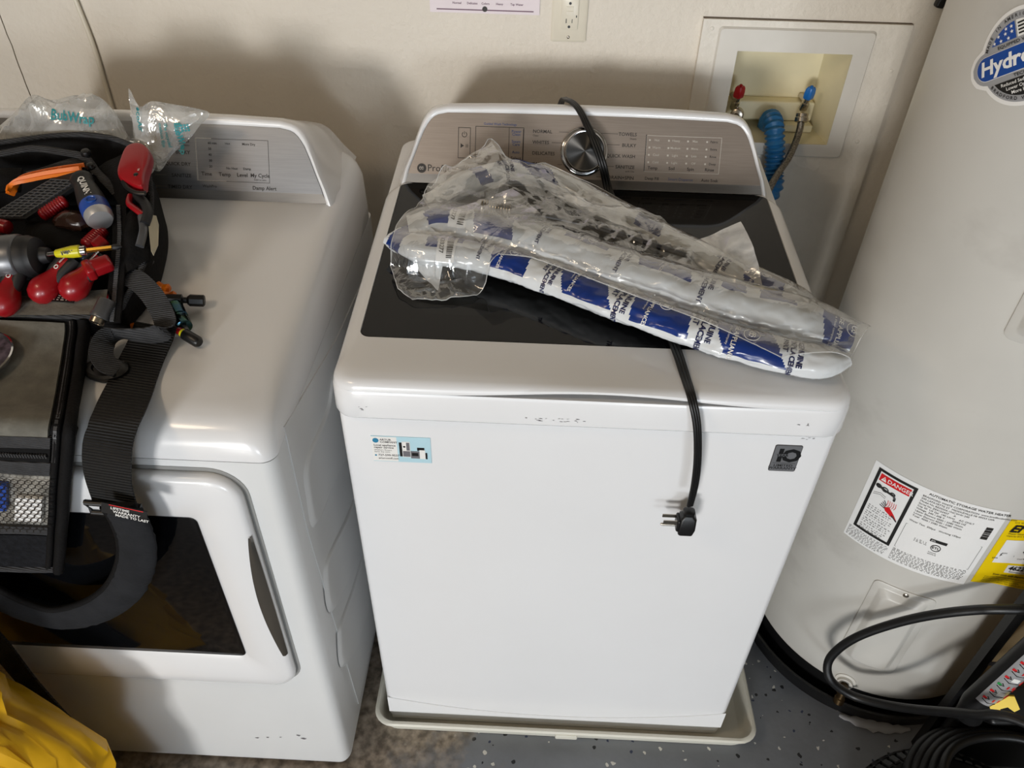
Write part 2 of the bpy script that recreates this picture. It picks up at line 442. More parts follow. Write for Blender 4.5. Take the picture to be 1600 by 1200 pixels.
# braided steel supply hose (cold, visible) and the hot one behind the console
def braid_mat():
    m = mat('braided_steel', '#a09a90', .3, .9, var=.25, vscale=320, det=1, bump=.6, bscale=420)
    return m
M['braid'] = braid_mat()
def hose(name, pts, r, label):
    h = thing(name, pts[0], label, 'hose')
    p = cr(pts, 10)
    m = MB(); m.tube(p, r, 12); m.build('braided_sleeve', M['braid'], h)
    m = MB(); d = (p[0]-p[3]).normalized(); nut(m, p[0]-d*.012, d, r*1.9, .022); m.build('hose_nut', M['nickel'], h)
    return h, p
cold, cp = hose('braided_supply_hose', [(0.8113,0.815,1.0293), (0.8086,0.8,0.9998), (0.7904,0.765,0.9654), (0.7653,0.735,0.9371), (0.7474,0.712,0.9075), (0.7419,0.705,0.8671), (.68, .71, .70)], .0072, 'silver braided steel hose from blue valve behind white washer')
mk = MB()
for k in (14, 22, 30):
    mk.tube([cp[k], cp[k+1]], .0075, 12)
hot, hp = hose('braided_supply_hose', [(0.6775,0.815,1.03), (0.6717,0.8,1.0194), (.66, .775, .93), (.63, .74, .85), (.6, .735, .7)], .0072, 'silver braided steel hose from red valve hidden behind washer console')
# corrugated blue drain hose
M['bluehose'] = mat('blue_hose', '#2c78b4', .35, var=.08)
dh = thing('corrugated_drain_hose', (0.7542,0.8,0.9882), 'bright blue corrugated drain hose bending out of the cream wall box', 'hose')
p = cr([(0.7655,0.87,0.9501), (0.7596,0.865,0.9834), (0.7556,0.835,1.0143), (0.756,0.795,1.004), (0.764,0.78,0.9621), (0.7664,0.765,0.9263), (0.7663,0.75,0.8898), (.725, .75, .8), (.70, .74, .6)], 22)
m = MB(); m.tube(p, lambda t: .0185+.0026*sin(t*len(p)*2*pi/5.5), 18); m.build('corrugated_tube', M['bluehose'], dh)

# ================================================================ wall outlet, poster, cable
M['ivory'] = mat('ivory_plastic', '#e3dccb', .3, var=.02)
ou = thing('wall_outlet', (.3165, WY, 1.163), 'ivory rectangular wall outlet with test buttons above the white washer', 'outlet')
b = MB(); b.xf = lambda q: (q[0], WY-q[2], q[1])
def plate(x0, x1, z0, z1, h, r, i0): 
    b.loft([rrect(x0, x1, z0, z1, r, 0.0002, 4), rrect(x0, x1, z0, z1, r, h*.5, 4), rrect(x0+i0, x1-i0, z0+i0, z1-i0, r, h, 4)], True, False, True)
plate(.2825, .3515, 1.1625, 1.2775, .006, .004, .004); b.build('cover_plate', M['ivory'], ou)
b.__init__(b.xf); b.loft([rrect(.300, .3335, 1.1865, 1.2535, .002, .006, 3), rrect(.300, .3335, 1.1865, 1.2535, .002, .0085, 3), rrect(.3008, .3327, 1.1873, 1.2527, .002, .009, 3)], True, False, True); b.build('receptacle_face', M['ivory'], ou)
fo_ = lambda x, z: (x, WY-.0093, z)
b = MB()
for zc in (1.199, 1.241):
    b.bar(fo_, .3100, zc-.0005, .3115, zc+.0075); b.bar(fo_, .3215, zc, .3228, zc+.007)
    b.prism([(.3167+.0027*cos(a), WY-.0092, zc-.007+.0027*sin(a)) for a in [pi*i/8*2 for i in range(8)]], (0, -.0003, 0))
b.bar(fo_, .329, 1.209, .331, 1.213)
b.build('socket_slots', M['black'], ou, kind='stuff')
for zc in (1.2145, 1.2225):
    b = MB(); b.box((.310, WY-.0105, zc), (.3235, WY-.0085, zc+.006)); b.build('button', M['ivory'], ou)
b = MB(); b.lathe([(.0032, 0), (.0032, .001), (.0018, .002)], (.3167, WY-.0048, 1.172), (0, -1, 0), 12); b.build('screw', M['nickel'], ou)

M['paper'] = mat('printed_paper', '#e8dde2', .6, var=.02)
M['purple'] = mat('purple_ink', '#6b4a5e', .6, var=.02)
po = thing('poster', (.15, WY, 1.21), 'pale printed paper sheet taped to wall left of the outlet', 'poster')
b = MB(); b.box((.046, WY-.0025, 1.2095), (.2585, WY-.0015, 1.49)); b.build('sheet', M['paper'], po, 0)
b = MB(); fp = lambda x, z: (x, WY-.0028, z)
b.bar(fp, .059, 1.2145, .247, 1.2165); b.frame(fp, .059, 1.3, .247, 1.47, .002)
for i, t in enumerate(('Normal', 'Delicates', 'Colors', 'Heavy', 'Tap Water')): b.text(t, .0055, lambda x, z, i=i: fp(.090+.028*i+x, 1.2255+z), bold=.02)
b.build('print', M['purple'], po, 0)
b = MB(); b.prism([(.1525+.005*cos(a*pi/10), WY-.0027, 1.2175+.005*sin(a*pi/10)) for a in range(20)], (0, -.0006, 0)); b.build('emblem', M['dark'], po)

clip = MB(); clip.xf = local((1.0082,0.8,1.259), (1, 0, -.15), (0, -1, 0)); clip.rbox((-.008, -.012, -.013), (.008, .016, .004), .0038)
tag(clip.build('cable_clip', M['black'], None, 50), 'small dark oval clip on wall above the water heater edge', 'clip')
cb = MB(); cb.tube(cr([(-.668, WY-.005, 2.0), (-.657, WY-.005, 1.3), (-0.6492,0.808,1.2113), (-0.6421,0.808,1.1218), (-0.6435,0.808,1.0142), (-.642, WY-.005, .85), (-.642, WY-.005, .5)], 6), .0048, 10)
tag(cb.build('wall_cable', M['ivory']), 'off white cable running down wall behind the dryer', 'cable')
# ================================================================ washer and dryer (same family of console)
W = .70
CU = V((0, .054, .112)).normalized(); CN = V((0, -CU.z, CU.y))
OUT_M = [(.322, .003), (.3125, .028), (.303, .052), (.2945, .075), (.286, .095), (.281, .104), (.275, .112), (.269, .1175), (.262, .121), (.245, .1245), (.16, .1262), (.08, .127), (0, .1272)]
OUT_W = [(.337, -.002), (.325, .025), (.314, .050), (.305, .076), (.296, .100), (.290, .114), (.283, .124), (.276, .131), (.267, .1355), (.245, .1405), (.16, .144), (.08, .1455), (0, .146)]
def mirror(o): return o+[(-a, c) for a, c in o[-2::-1]]
def console(root, xc, yb, depth, panel_mat):
    P = lambda s, t, n=0.: V((xc+s, yb, 1.0))+CU*t+CN*n
    om, ow = mirror(OUT_M), mirror(OUT_W)
    mid = [((a[0]+c[0])/2, (a[1]+c[1])/2) for a, c in zip(om, ow)]
    q = [((a[0]*.25+c[0]*.75), (a[1]*.25+c[1]*.75)) for a, c in zip(om, ow)]
    rg = [[P(*a, -.004) for a in om], [P(*a, -.0005) for a in om], [P(*a, .0022) for a in [(m_[0]*.6+a_[0]*.4, m_[1]*.6+a_[1]*.4) for m_, a_ in zip(mid, om)]],
          [P(*a, .002) for a in mid], [P(*a, -.002) for a in q], [P(*a, -.012) for a in ow]]
    for dy, f, sc in ((.078, .965, .998), (.11, .855, .992), (.155, .70, .985), (depth-.004, .52, .98), (depth, .48, .97)):
        rg.append([V((xc+a*sc, yb+dy-.02*(1-min(1, c/.13))*(dy < .1), .998+c*.9*f)) for a, c in ow])
    for r in rg[:6]:
        r[0] = r[0]+V((0, 0, -.012)); r[-1] = r[-1]+V((0, 0, -.012))
    m = MB(); m.loft(rg, True, False, True)
    o = m.build('console', M['white'], root, 50)
    m = MB(); om2 = [(a*.998 if c > .019 else (.3145 if a > 0 else -.3145), max(c*.998, .019)) for a, c in om]
    m.loft([[P(*a, -.003) for a in om2], [P(*a, .0006) for a in om2]], True, False, True)
    pan = m.build('control_panel', panel_mat, root, 30)
    m = MB(); k = .019
    m.loft([[P(.3205, .0032, -.0034), P(-.3205, .0032, -.0034)], [P(.318, .010, -.0022), P(-.318, .010, -.0022)], [P(.3155, k-.003, -.0002), P(-.3155, k-.003, -.0002)], [P(.3145, k+.0003, .0006), P(-.3145, k+.0003, .0006)]], False)
    m.build('lower_strip', M['strip'], pan, 50)
    return P, pan

# ---------------------------------------------------------------- washer
ws = thing('washing_machine', (.35, .35, .012), 'white top-loading washer with black glass lid standing in a drain pan', 'washer')
b = MB()
ins = [(.0, .030, .014), (.0, .04, .014), (0., .60, .012), (0, .889, .012)]
b.loft([rrect(a, W-a, a, .70, r, z, 5, 6) for a, z, r in ins], True, True, True)
b.build('cabinet', M['white'], ws, 50)
# curved toe panel along the foot of the front, and the bare base rail
b = MB()
az = [(.004+.692*i/24) for i in range(25)]
top = [(x, -.0016, .104-.045*(1-((x-.35)/.346)**2)) for x in az]
b.loft([[(x, -.0002, z+.001) for x, _, z in top], top, [(x, -.0016, .048) for x in az], [(x, -.0002, .046) for x in az]], False)
b.build('toe_panel', M['white'], ws, 30)
b = MB(); b.rbox((.006, .002, .0125), (.694, .69, .031), .004); b.build('base_rail', M['frame'], ws)
def sh(y): return .09*(max(y, .05)-.08)
def lid_rect(x0, x1, y0, r, z, scoop=0.):
    out = []
    for x, y in rr2(x0, x1, y0, .497, r, 6, 40):
        zz = z+sh(y)
        if scoop and y < y0+.002:
            t = min(abs(x-.37)/.235, 1); zz += scoop*cos(t*pi/2)**2
        out.append((x, y, zz))
    return out
b = MB()
b.loft([rrect(.002, W-.002, .002, .70, .02, .886, 6, 40), rrect(-.003, W+.003, -.011, .70, .03, .8905, 6, 40), rrect(-.005, W+.005, -.015, .70, .034, .896, 6, 40)]+
       [[(x, y, z+sh(y)+.003) for x, y in rr2(x0, x1, y0, .70, r, 6, 40)] for x0, x1, y0, r, z in ((-.004, W+.004, -.0145, .034, .9355), (-.002, W+.002, -.0125, .034, .9395), (.008, W-.008, .004, .03, .9402))], True, True, True)
b.build('top_cover', M['white'], ws, 35)
b = MB()
b.loft([lid_rect(.004, W-.004, .004, .03, .9425, .012), lid_rect(-.002, W+.002, -.013, .034, .9428, .0125), lid_rect(-.0025, W+.0025, -.0155, .034, .9455, .012), lid_rect(-.001, W+.001, -.0148, .034, .9515, .009), lid_rect(.0025, W-.0025, -.011, .034, .9572, .0055),
        lid_rect(.0075, W-.0075, -.003, .032, .9605, .0025), lid_rect(.013, W-.013, .012, .03, .9625, .0008), lid_rect(.018, W-.018, .04, .025, .9638), lid_rect(.0225, W-.0225, .0795, .014, .9642), lid_rect(.0232, W-.0232, .0802, .0135, .9625)], True, True, False)
lid = b.build('lid', M['white'], ws, 35)
M['glass2'] = mat('smoked_lid_window', '#141617', .06, var=.05, spec=.3)
b = MB()
g1 = lid_rect(.0236, W-.0236, .0806, .0132, .9630); g2 = lid_rect(.0242, W-.0242, .0812, .0128, .9638)
wi = [(x, min(y, .455), .9638+sh(min(y, .455))) for x, y, z in lid_rect(.085, W-.085, .135, .045, .9638)]
b.loft([g1, g2, wi]); gl = b.build('lid_glass', M['glass'], lid, 30)
b = MB(); b.add(wi, [tuple(range(len(wi)))]); b.build('lid_window', M['glass2'], lid, 0)
P, pan = console(ws, .35, .495, .205, M['steel'])
fn = lambda s, t: P(s, t, .0011)
ink = MB(); lt = MB(); bl = MB()
# printing: dark lettering round the dial, display frames, blue and pale captions
for i, (t, sub) in enumerate((('NORMAL', 'Clean'), ('WHITES', 0), ('DELICATES', 0), ('JEANS', 0), ('CROWDED', 0))):
    tt = .0955-.0185*i
    ink.text(t, .0082, lambda x, y: fn(-.094+x, tt+y), bold=.012)
    if sub: ink.text(sub, .0045, lambda x, y: fn(-.094+x, tt-.006+y))
    ink.bar(fn, -.048-(.012 if i in (1,) else 0)+(.008 if i == 2 else 0), tt+.0026, (-.031, -.042, -.040, -.040, -.028)[i], tt+.0033)
for i, (t, sub) in enumerate((('TOWELS', 'Sheets'), ('BULKY', 0), ('QUICK WASH', 0), ('SANITIZE', 'with Oxi'), ('DRAIN+SPIN', 0))):
    tt = .0955-.0185*i
    ink.text(t, .0082, lambda x, y: fn(.089+x, tt+y), 'RIGHT', bold=.012)
    if sub: ink.text(sub, .0045, lambda x, y: fn(.089+x, tt-.006+y), 'RIGHT')
    ink.bar(fn, (.026, .034, .036, .034, .022)[i], tt+.0026, (.056, .06, .039, .052, .036)[i], tt+.0033)
ink.frame(fn, -.226, .048, -.204, .1005, .0009)
ink.tube([fn(-.215+.0042*sin(a), .0885+.0042*cos(a)) for a in [.5+.2*k for k in range(27)]], .0005, 5); ink.bar(fn, -.2154, .0885, -.2146, .0942)
ink.add([fn(-.2215, .0655), fn(-.2215, .0735), fn(-.2155, .0695)], [(0, 1, 2)]); ink.bar(fn, -.212, .0665, -.2112, .0725); ink.bar(fn, -.2092, .0665, -.2084, .0725)
ink.frame(fn, -.1955, .040, -.1095, .1035, .0009); ink.bar(fn, -.1112, .042, -.1095, .101); ink.bar(fn, -.1362, .0415, -.1355, .103)
for t, y in (('Power', .0945), ('Clean', .0895), ('Steam', .0775), ('Care', .0725), ('Auto', .0595)): bl.text(t, .0065, lambda x, z: fn(-.123+x, y+z), 'CENTER', bold=.01)
ink.text('Select', .0078, lambda x, z: fn(-.1225+x, .0485+z), 'CENTER', bold=.015); bl.text('Guided Wash Technology', .0055, lambda x, z: fn(-.152+x, .1062+z), 'CENTER', bold=.01)
# lettering and round emblem of the maker at the lower left
ink.text('Profile', .0165, lambda x, y: fn(-.2805+x, .024+y))
ink.lathe([(.0082, 0), (.0082, .0004)], fn(-.2905, .0285), CN, 24)
lt.tube([fn(-.2905+.0069*cos(a), .0285+.0069*sin(a)) for a in [2*pi*k/20 for k in range(20)]], .0004, 4, closed=True)
def mono(mb, f, sc):
    """two interlaced script capitals made of swashes"""
    for cx in (-.33, .30):
        mb.tube([f(sc*(cx+.34*cos(a)*(.9 if cx < 0 else .8)), sc*(.42*sin(a)+.04)) for a in [.7+.28*k for k in range(18)]], sc*.075, 4)
        mb.tube([f(sc*(cx+.05+.2*cos(a)), sc*(-.05+.22*sin(a))) for a in [pi*.9-.45*k for k in range(8)]], sc*.07, 4)
mono(lt, lambda x, y: P(-.2905+x, .0285+y, .0016), .0062)
# right-hand touch keys
lt.frame(fn, .1065, .036, .2385, .098, .0008); ink.bar(fn, .1055, .037, .107, .099)
for i, (a, c) in enumerate((('Temp', 'Cold'), ('Soil', 'Light'), ('Spin', 'Off'), ('Rinse', 'Deep'))):
    x = .121+.0335*i
    ink.text(a, .0075, lambda u, z: fn(x+u, .0405+z), 'CENTER', bold=.012)
    for k, t in enumerate((('Hot', 'Warm', 'Cool', c), ('Heavy', 'Medium', 'Light', c), ('Max', 'More', 'Less', c), ('Fabric', 'Extra', 'Rinse', c))[i]):
        (ink if i == 3 else lt).text(t, .0055, lambda u, z: fn(x+u+.004, .0885-.0125*k+z), 'CENTER', bold=.005)
        lt.bar(fn, x-.010, .0885-.0125*k, x-.007, .0915-.0125*k)
ink.text('Deep Fill', .007, lambda u, z: fn(.121+u, .0225+z), 'CENTER', bold=.012); ink.text('Auto Soak', .007, lambda u, z: fn(.2235+u, .0225+z), 'CENTER', bold=.012); bl.text('Smart Dispense', .007, lambda u, z: fn(.172+u, .0225+z), 'CENTER')
ink.build('lettering', M['dark'], pan, 0); lt.build('pale_lettering', M['lite'], pan, 0); bl.build('blue_lettering', M['blueprint'], pan, 0)
# dial
M['dialface'] = mat('dial_face', '#5a5856', .35, 1., var=.03, aniso=.95)
def radial(m):
    nt = m.node_tree; t = nt.nodes.new('ShaderNodeTangent'); t.direction_type = 'RADIAL'; t.axis = 'Z'
    nt.links.new(t.outputs[0], nt.nodes['Principled BSDF'].inputs['Tangent'])
radial(M['dialface'])
dc = P(-.002, .0665, 0)
b = MB(); b.lathe([(.0425, 0), (.0425, .002), (.041, .0042), (.0385, .005)], dc, CN, 48); dial = b.build('dial', M['chrome'], ws, 40)
b = MB(); b.lathe([(.0370, .004), (.0360, .020), (.0350, .0235), (.0336, .0245), (.0322, .0240)], dc, CN, 48); b.build('knob', M['chrome'], dial, 40)
b = MB(); b.lathe([(.0323, 0), (.015, .0002), (.0, .0003)], (0, 0, 0), (0, 0, 1), 48, cap=False)
fc = b.build('knob_face', M['dialface'], None, 60); fc.parent = dial; fc.location = dc+CN*.0242; fc.rotation_euler = CN.to_track_quat('Z', 'Y').to_euler()
fc.location = V(fc.location)-base(dial)
# stickers on the front
F0 = lambda x, z: (x, -.0012, z)
M['sky'] = mat('pale_blue_print', '#b9dbe6', .35, var=.03); M['teal'] = mat('teal_print', '#2f86ad', .4); M['greyink'] = mat('grey_print', '#77757a', .4, var=.1); M['silver'] = mat('silver_label', '#8b8c8f', .35, .5, var=.04); M['paperw'] = mat('label_white', '#eceae6', .45, var=.015)
b = MB(); sx0, sx1, sz0, sz1 = .0425, .1285, .7965, .8475
b.box((sx0, -.0011, sz0), (sx1, -.0001, sz1)); st = b.build('repair_company_sticker', M['sky'], ws, 0, label='pale blue business sticker with appliance picture')
b = MB(); g = lambda x, z: (sx0+x, -.00118, sz0+z); b.bar(g, 0, .001, .037, .050); b.build('white_field', M['paperw'], st, 0)
b = MB(); g = lambda x, z: (sx0+x, -.0013, sz0+z)
b.text('ARTUR', .0052, lambda x, z: g(.0125+x, .0425+z), bold=.02); b.text('COMPANY', .0052, lambda x, z: g(.0125+x, .0378+z), bold=.02)
b.text('Local appliance', .0052, lambda x, z: g(.003+x, .0315+z), bold=.02); b.text('repair service', .0052, lambda x, z: g(.003+x, .0268+z), bold=.02)
b.text('Washers Dryers', .0038, lambda x, z: g(.003+x, .0222+z)); b.text('Same day visits', .0038, lambda x, z: g(.003+x, .0185+z))
b.text('727-599-9537', .0055, lambda x, z: g(.008+x, .0112+z), bold=.02); b.text('arturcomfl.com', .0048, lambda x, z: g(.008+x, .0052+z), bold=.015)
b.build('printing', M['dark'], st, 0)
b = MB(); b.lathe([(.0045, 0), (.0045, .0003)], g(.0065, .0425), (0, -1, 0), 20); b.lathe([(.0016, 0), (.0016, .0003)], g(.0045, .0125), (0, -1, 0), 8); b.build('round_logo', M['teal'], st, 0, kind='stuff')
# the little picture: fridge, oven, microwave, washer
b = MB()
def pic(x0, z0, x1, z1, m): b.box((sx0+x0, -.0016-.0001*len(b.f)/6*.2, sz0+z0), (sx0+x1, -.0012, sz0+z1), m)
pic(.040, .012, .044, .040, 1); pic(.0442, .011, .056, .042, 0); pic(.0450, .012, .0555, .0235, 2); pic(.0505, .0245, .0553, .0405, 2); pic(.0562, .009, .069, .0235, 2); pic(.0577, .014, .0672, .0205, 1)
pic(.066, .025, .0765, .031, 1); pic(.0692, .0085, .0775, .0265, 0); pic(.0777, .0085, .0802, .021, 1)
b.lathe([(.0028, 0), (.0028, .0003)], g(.0733, .0145), (0, -1, 0), 14, m=1); b.lathe([(.0018, 0), (.0018, .0004)], g(.0475, .032), (0, -1, 0), 12, m=1)
b.build('picture', [M['paperw'], M['black'], M['greyink']], st, 0, kind='stuff')
b = MB(); ax0, az0 = .618, .8115
sk = lambda x, z: (ax0+x+.0, -.0013, az0+z)
r = [(x, z) for x, z in rr2(0, .0385, 0, .052, .003, 4)]
b.prism([(ax0+x, -.0001, az0+z) for x, z in r], (0, -.0009, 0), 1); r2 = rr2(.0008, .0377, .0008, .0512, .0025, 4); b.prism([(ax0+x, -.0009, az0+z) for x, z in r2], (0, -.0003, 0), 0)
wb = b.build('warranty_badge', [M['silver'], M['dark']], ws, 0, label='grey ten year warranty badge')
b = MB(); b.text('1', .034, lambda x, z: sk(.002+x, .0205+z), bold=.045); b.text('O', .0335, lambda x, z: sk(.0125+x, .0205+z), bold=.045)
b.bar(sk, .003, .0165, .0355, .0171); b.text('LIMITED', .0066, lambda x, z: sk(.0192+x, .0098+z), 'CENTER', bold=.02, sx=1.15); b.text('WARRANTY', .0066, lambda x, z: sk(.0192+x, .0042+z), 'CENTER', bold=.02, sx=1.1)
b.build('lettering', M['black'], wb, 0)
b = MB(); s3 = lambda x, z: (ax0+x, -.0015, az0+z); b.bar(s3, .0035, .0300, .0245, .0348); b.build('year_band', M['silver'], wb, 0)
b = MB(); b.text('YEAR', .0058, lambda x, z: (ax0+.0135+x, -.0017, az0+.0304+z), 'CENTER', bold=.03, sx=1.2); b.build('lettering', M['black'], wb, 0)
# scuffs on the top cover and panel
b = MB(); rd = random.Random(3)
def scuff(px, z, wdt, y, n):
    for i in range(n):
        x = px+rd.uniform(-wdt, wdt); zz = z+rd.uniform(-.003, .003); l = rd.uniform(.001, .006)
        b.add([(x, y, zz), (x+l, y, zz+rd.uniform(-.0005, .0008)), (x+l*1.05, y, zz+.0006), (x+l*.4, y, zz+.001)], [(0, 1, 2, 3)])
scuff(.30, .9055, .045, -.0153, 20); scuff(.04, .912, .006, -.0153, 4); scuff(.655, .878, .012, -.0005, 5); scuff(.64, .915, .01, -.0153, 4)
b.build('scuff_marks', M['greyink'], ws, 0, kind='stuff')

# drain pan
M['pan'] = mat('pan_plastic', '#dcd9cc', .4, var=.04, vscale=7)
dp = thing('drain_pan', (.372, .36, 0), 'off-white plastic drain pan on floor underneath the washer', 'pan')
b = MB(); x0, x1, y0, y1 = -.026, .770, -.031, .75
def pr(i, z, r): return rrect(x0+i, x1-i, y0+i, y1-i, r, z, 6, 4)
b.loft([pr(.016, .001, .03), pr(.006, .03, .034), pr(.0045, .043, .035), pr(.0, .042, .038), pr(-.001, .046, .038), pr(.002, .0495, .037), pr(.007, .050, .034), pr(.0095, .047, .032), pr(.016, .012, .03), pr(.024, .0045, .026)], True, True, True)
b.build('tray', M['pan'], dp, 40)
b = MB(); b.rbox((.352, -.034, .028), (.398, -.026, .044), .003); b.build('drain_tab', M['pan'], dp)
b = MB()
for x in (.06, .64):
    for y in (.06, .63): b = MB(); b.lathe([(.02, .0048), (.022, .007), (.012, .0125)], (x, y, 0), (0, 0, 1), 14); b.build('leveling_foot', M['rubber'], ws)

# ---------------------------------------------------------------- dryer
dy = thing('clothes_dryer', (-.412, .25, .0), 'white front-loading dryer with dark door window at the left of the washer', 'dryer')
DX0, DX1, DY0, DY1 = -.762, -.062, -.10, .61
b = MB()
b.loft([rrect(DX0+.004, DX1-.004, DY0+.003, DY1, .02, .016, 5, 4), rrect(DX0, DX1, DY0, DY1, .02, .03, 5, 4), rrect(DX0, DX1, DY0, DY1, .02, .40, 5, 4), rrect(DX0, DX1, DY0, DY1, .02, .884, 5, 4)], True, True, True)
b.build('cabinet', M['white_side'], dy, 50)
def kz(y): return .128*max(y+.03, 0)
b = MB(); rg = []
for ix, iy, z, r in ((.003, .003, .8845, .02), (-.001, -.001, .8862, .022), (-.0015, -.0015, .892, .024), (.0, .001, .905, .03), (.0022, .006, .918, .036), (.006, .016, .9295, .04), (.012, .033, .938, .045), (.021, .055, .943, .05), (.034, .085, .9452, .05), (.05, .12, .9457, .05)):
    rg.append([(x, y, z+kz(y)*(1 if z > .9 else smooth((z-.884)/.02))) for x, y in rr2(DX0+ix, DX1-ix, DY0+iy, DY1-.02, r, 8, 14)])
b.loft(rg, True, True, True)
b.build('top_deck', M['white'], dy, 45)
P2, pan2 = console(dy, -.412, .40, .215, M['steel2'])
f2 = lambda s, t: P2(s, t, .0011)
b = MB()
for i, t in enumerate(('TOWELS', 'BULKY', 'QUICK DRY', 'SANITIZE', 'TIMED DRY')):
    tt = .096-.019*i
    b.text(t, .0082, lambda x, y: f2(.0905+x, tt+y), 'RIGHT', bold=.012)
b.text('Sheets', .0045, lambda x, y: f2(.0905+x, .090+y), 'RIGHT')
for i, t in enumerate(('NORMAL', 'WHITES', 'DELICATES', 'JEANS', 'CROWDED')): b.text(t, .0082, lambda x, y, i=i: f2(-.094+x, .096-.019*i+y), bold=.012)
for i, t in enumerate(('Time', 'Temp', 'Level', 'My Cycle')): b.text(t, .0088, lambda x, y, i=i: f2((.117, .148, .178, .2085)[i]+x, .043+y), 'CENTER', bold=.015)
b.text('hold to save', .0042, lambda x, y: f2(.2085+x, .0375+y), 'CENTER')
for k, t in enumerate(('60 min', '50', '40', '30', '20')): b.text(t, .0055, lambda x, y, k=k: f2(.122+x, .0945-.0095*k+y), bold=.01)
b.text('Hot', .0055, lambda x, y: f2(.151+x, .0945+y)); b.text('No Heat', .0055, lambda x, y: f2(.151+x, .0545+y), bold=.01); b.text('More Dry', .0055, lambda x, y: f2(.180+x, .0945+y), bold=.01); b.text('Damp', .0055, lambda x, y: f2(.180+x, .0545+y), bold=.01)
b.text('WashPro', .0065, lambda x, y: f2(.121+x, .0235+y), 'CENTER', bold=.01); b.text('Damp Alert', .0085, lambda x, y: f2(.215+x, .0225+y), 'CENTER', bold=.015)
b.frame(f2, .101, .034, .2245, .1035, .0006)
b.build('lettering', M['dark'], pan2, 0)
b = MB(); b.bar(f2, .1005, .0345, .1022, .104); b.bar(f2, .1005, .103, .128, .1042); b.bar(f2, .1005, .0342, .15, .0352)
for i in range(5): b.bar(f2, .028, .0985-.019*i, .047, .0992-.019*i)
b.build('pale_lettering', M['lite'], pan2, 0)
b = MB(); dc2 = P2(-.002, .0665, 0); b.lathe([(.0345, 0), (.0345, .002), (.0315, .005), (.030, .005), (.0285, .0225), (.0265, .0245), (.0, .0245)], dc2, CN, 40); b.build('dial', M['chrome'], dy, 40)
# door: outer ring, raised panel, sloped frame round the dark window
gx0, gx1, gz0, gz1 = -.711, -.1125, .342, .866
def dr(i, y, r, n=8): return [(x, y, z) for x, z in rr2(gx0+i, gx1-i, gz0+i, gz1-i, r, n, 6)]
b = MB(); b.loft([dr(-.006, DY0-.0003, .05), dr(-.006, DY0-.0008, .05), dr(.004, DY0-.0008, .045)], True, False, False); 
M['gap'] = mat('door_gap_grey', '#8f8f8d', .5, var=.03)
b.build('door_seal', M['gap'], dy, 30)
b = MB(); wx0, wx1, wz0, wz1 = -.640, -.186, .432, .783
def wr_(i, y, r): return [(x, y, z) for x, z in rr2(wx0-i, wx1+i, wz0-i, wz1+i, r, 8, 6)]
b.loft([dr(.001, DY0-.0009, .044), dr(.0, DY0-.010, .045), dr(.003, DY0-.015, .044), dr(.010, DY0-.018, .04), dr(.03, DY0-.0185, .03), wr_(.008, DY0-.0175, .016), wr_(.001, DY0-.0125, .012), wr_(0, DY0-.012, .011)], True, False, False)
door = b.build('door', M['white'], dy, 45)
b = MB(); b.loft([wr_(.0005, DY0-.010, .011), wr_(0., DY0-.0132, .011), wr_(-.001, DY0-.0135, .01)], True, False, True); b.build('door_window', M['glass'], door, 30)
# crescent handle pocket on the right edge
n = 20; zt, zb_ = .752, .448
cres = [(-.1135+.001*sin(pi*i/n), zt+(zb_-zt)*i/n) for i in range(n+1)]; cin = [(-.1160-.0135*sin(pi*i/n)**.9-.003*(i/n), zt+(zb_-zt)*i/n) for i in range(n+1)]
b = MB(); b.loft([[(x, DY0-.0187, z) for x, z in cin], [(x-.0015, DY0-.0197, z) for x, z in cin], [(x+.002, DY0-.0194, z) for x, z in cin], [(x+(c[0]-x)*.55, DY0-.0189, z) for (x, z), c in zip(cin, cres)], [(x, DY0-.0185+.004, z) for x, z in cres]], False)
M['pocket'] = mat('handle_steel', '#7d7a74', .3, .8, var=.08, vscale=4)
b.build('door_handle', M['pocket'], door, 40)
# side sheet, its folded front edge and the embossed pads
xs = DX1+.0003
sp = [(-0.0615,-0.0467,0.9013), (-0.0615,-0.0489,0.686), (-0.0615,0.004,0.0604), (0, .59, .03), (0, .59, .80), (-0.0615,0.2414,0.8352)]
sp = [(xs, p[1], max(p[2], .03)) for p in sp]
b = MB(); b.prism([(p[0]-.002, p[1], p[2]) for p in sp], (.0035, 0, 0)); b.build('side_sheet', M['white_side'], dy, 0)
xs += .0015
def pad(pts):
    c = cr([(0, p[1], p[2]) for p in pts], 6, True); cen = sum(c, V((0,0,0)))/len(c)
    m = MB(); rg = []
    for k, h in ((1, .0), (.965, .003), (.93, .0045), (.90, .0045)): rg.append([V((xs+h, cen.y+(p.y-cen.y)*k, cen.z+(p.z-cen.z)*k)) for p in c])
    m.loft(rg, True, False, True); m.build('embossed_pad', M['white_side'], dy, 60)
pad([(-0.06,0.1282,0.7768), (-0.06,-0.0031,0.7893), (-0.06,-0.0283,0.7357), (-0.06,-0.0233,0.6643), (-0.06,0.0942,0.6388), (0, .30, .60), (0, .33, .74), (0, .2, .80)])
pad([(-0.06,0.1663,0.4993), (-0.06,0.0059,0.5559), (-0.06,-0.033,0.5382), (-0.06,-0.0333,0.4484), (-0.06,0.1096,0.3779), (0, .33, .35), (0, .33, .50)])
pad([(-0.06,0.1245,0.3372), (-0.06,0.0005,0.3713), (-0.06,-0.0327,0.3613), (-0.06,-0.0377,0.2764), (-0.06,0.0998,0.1842), (0, .40, .20), (0, .40, .30)])
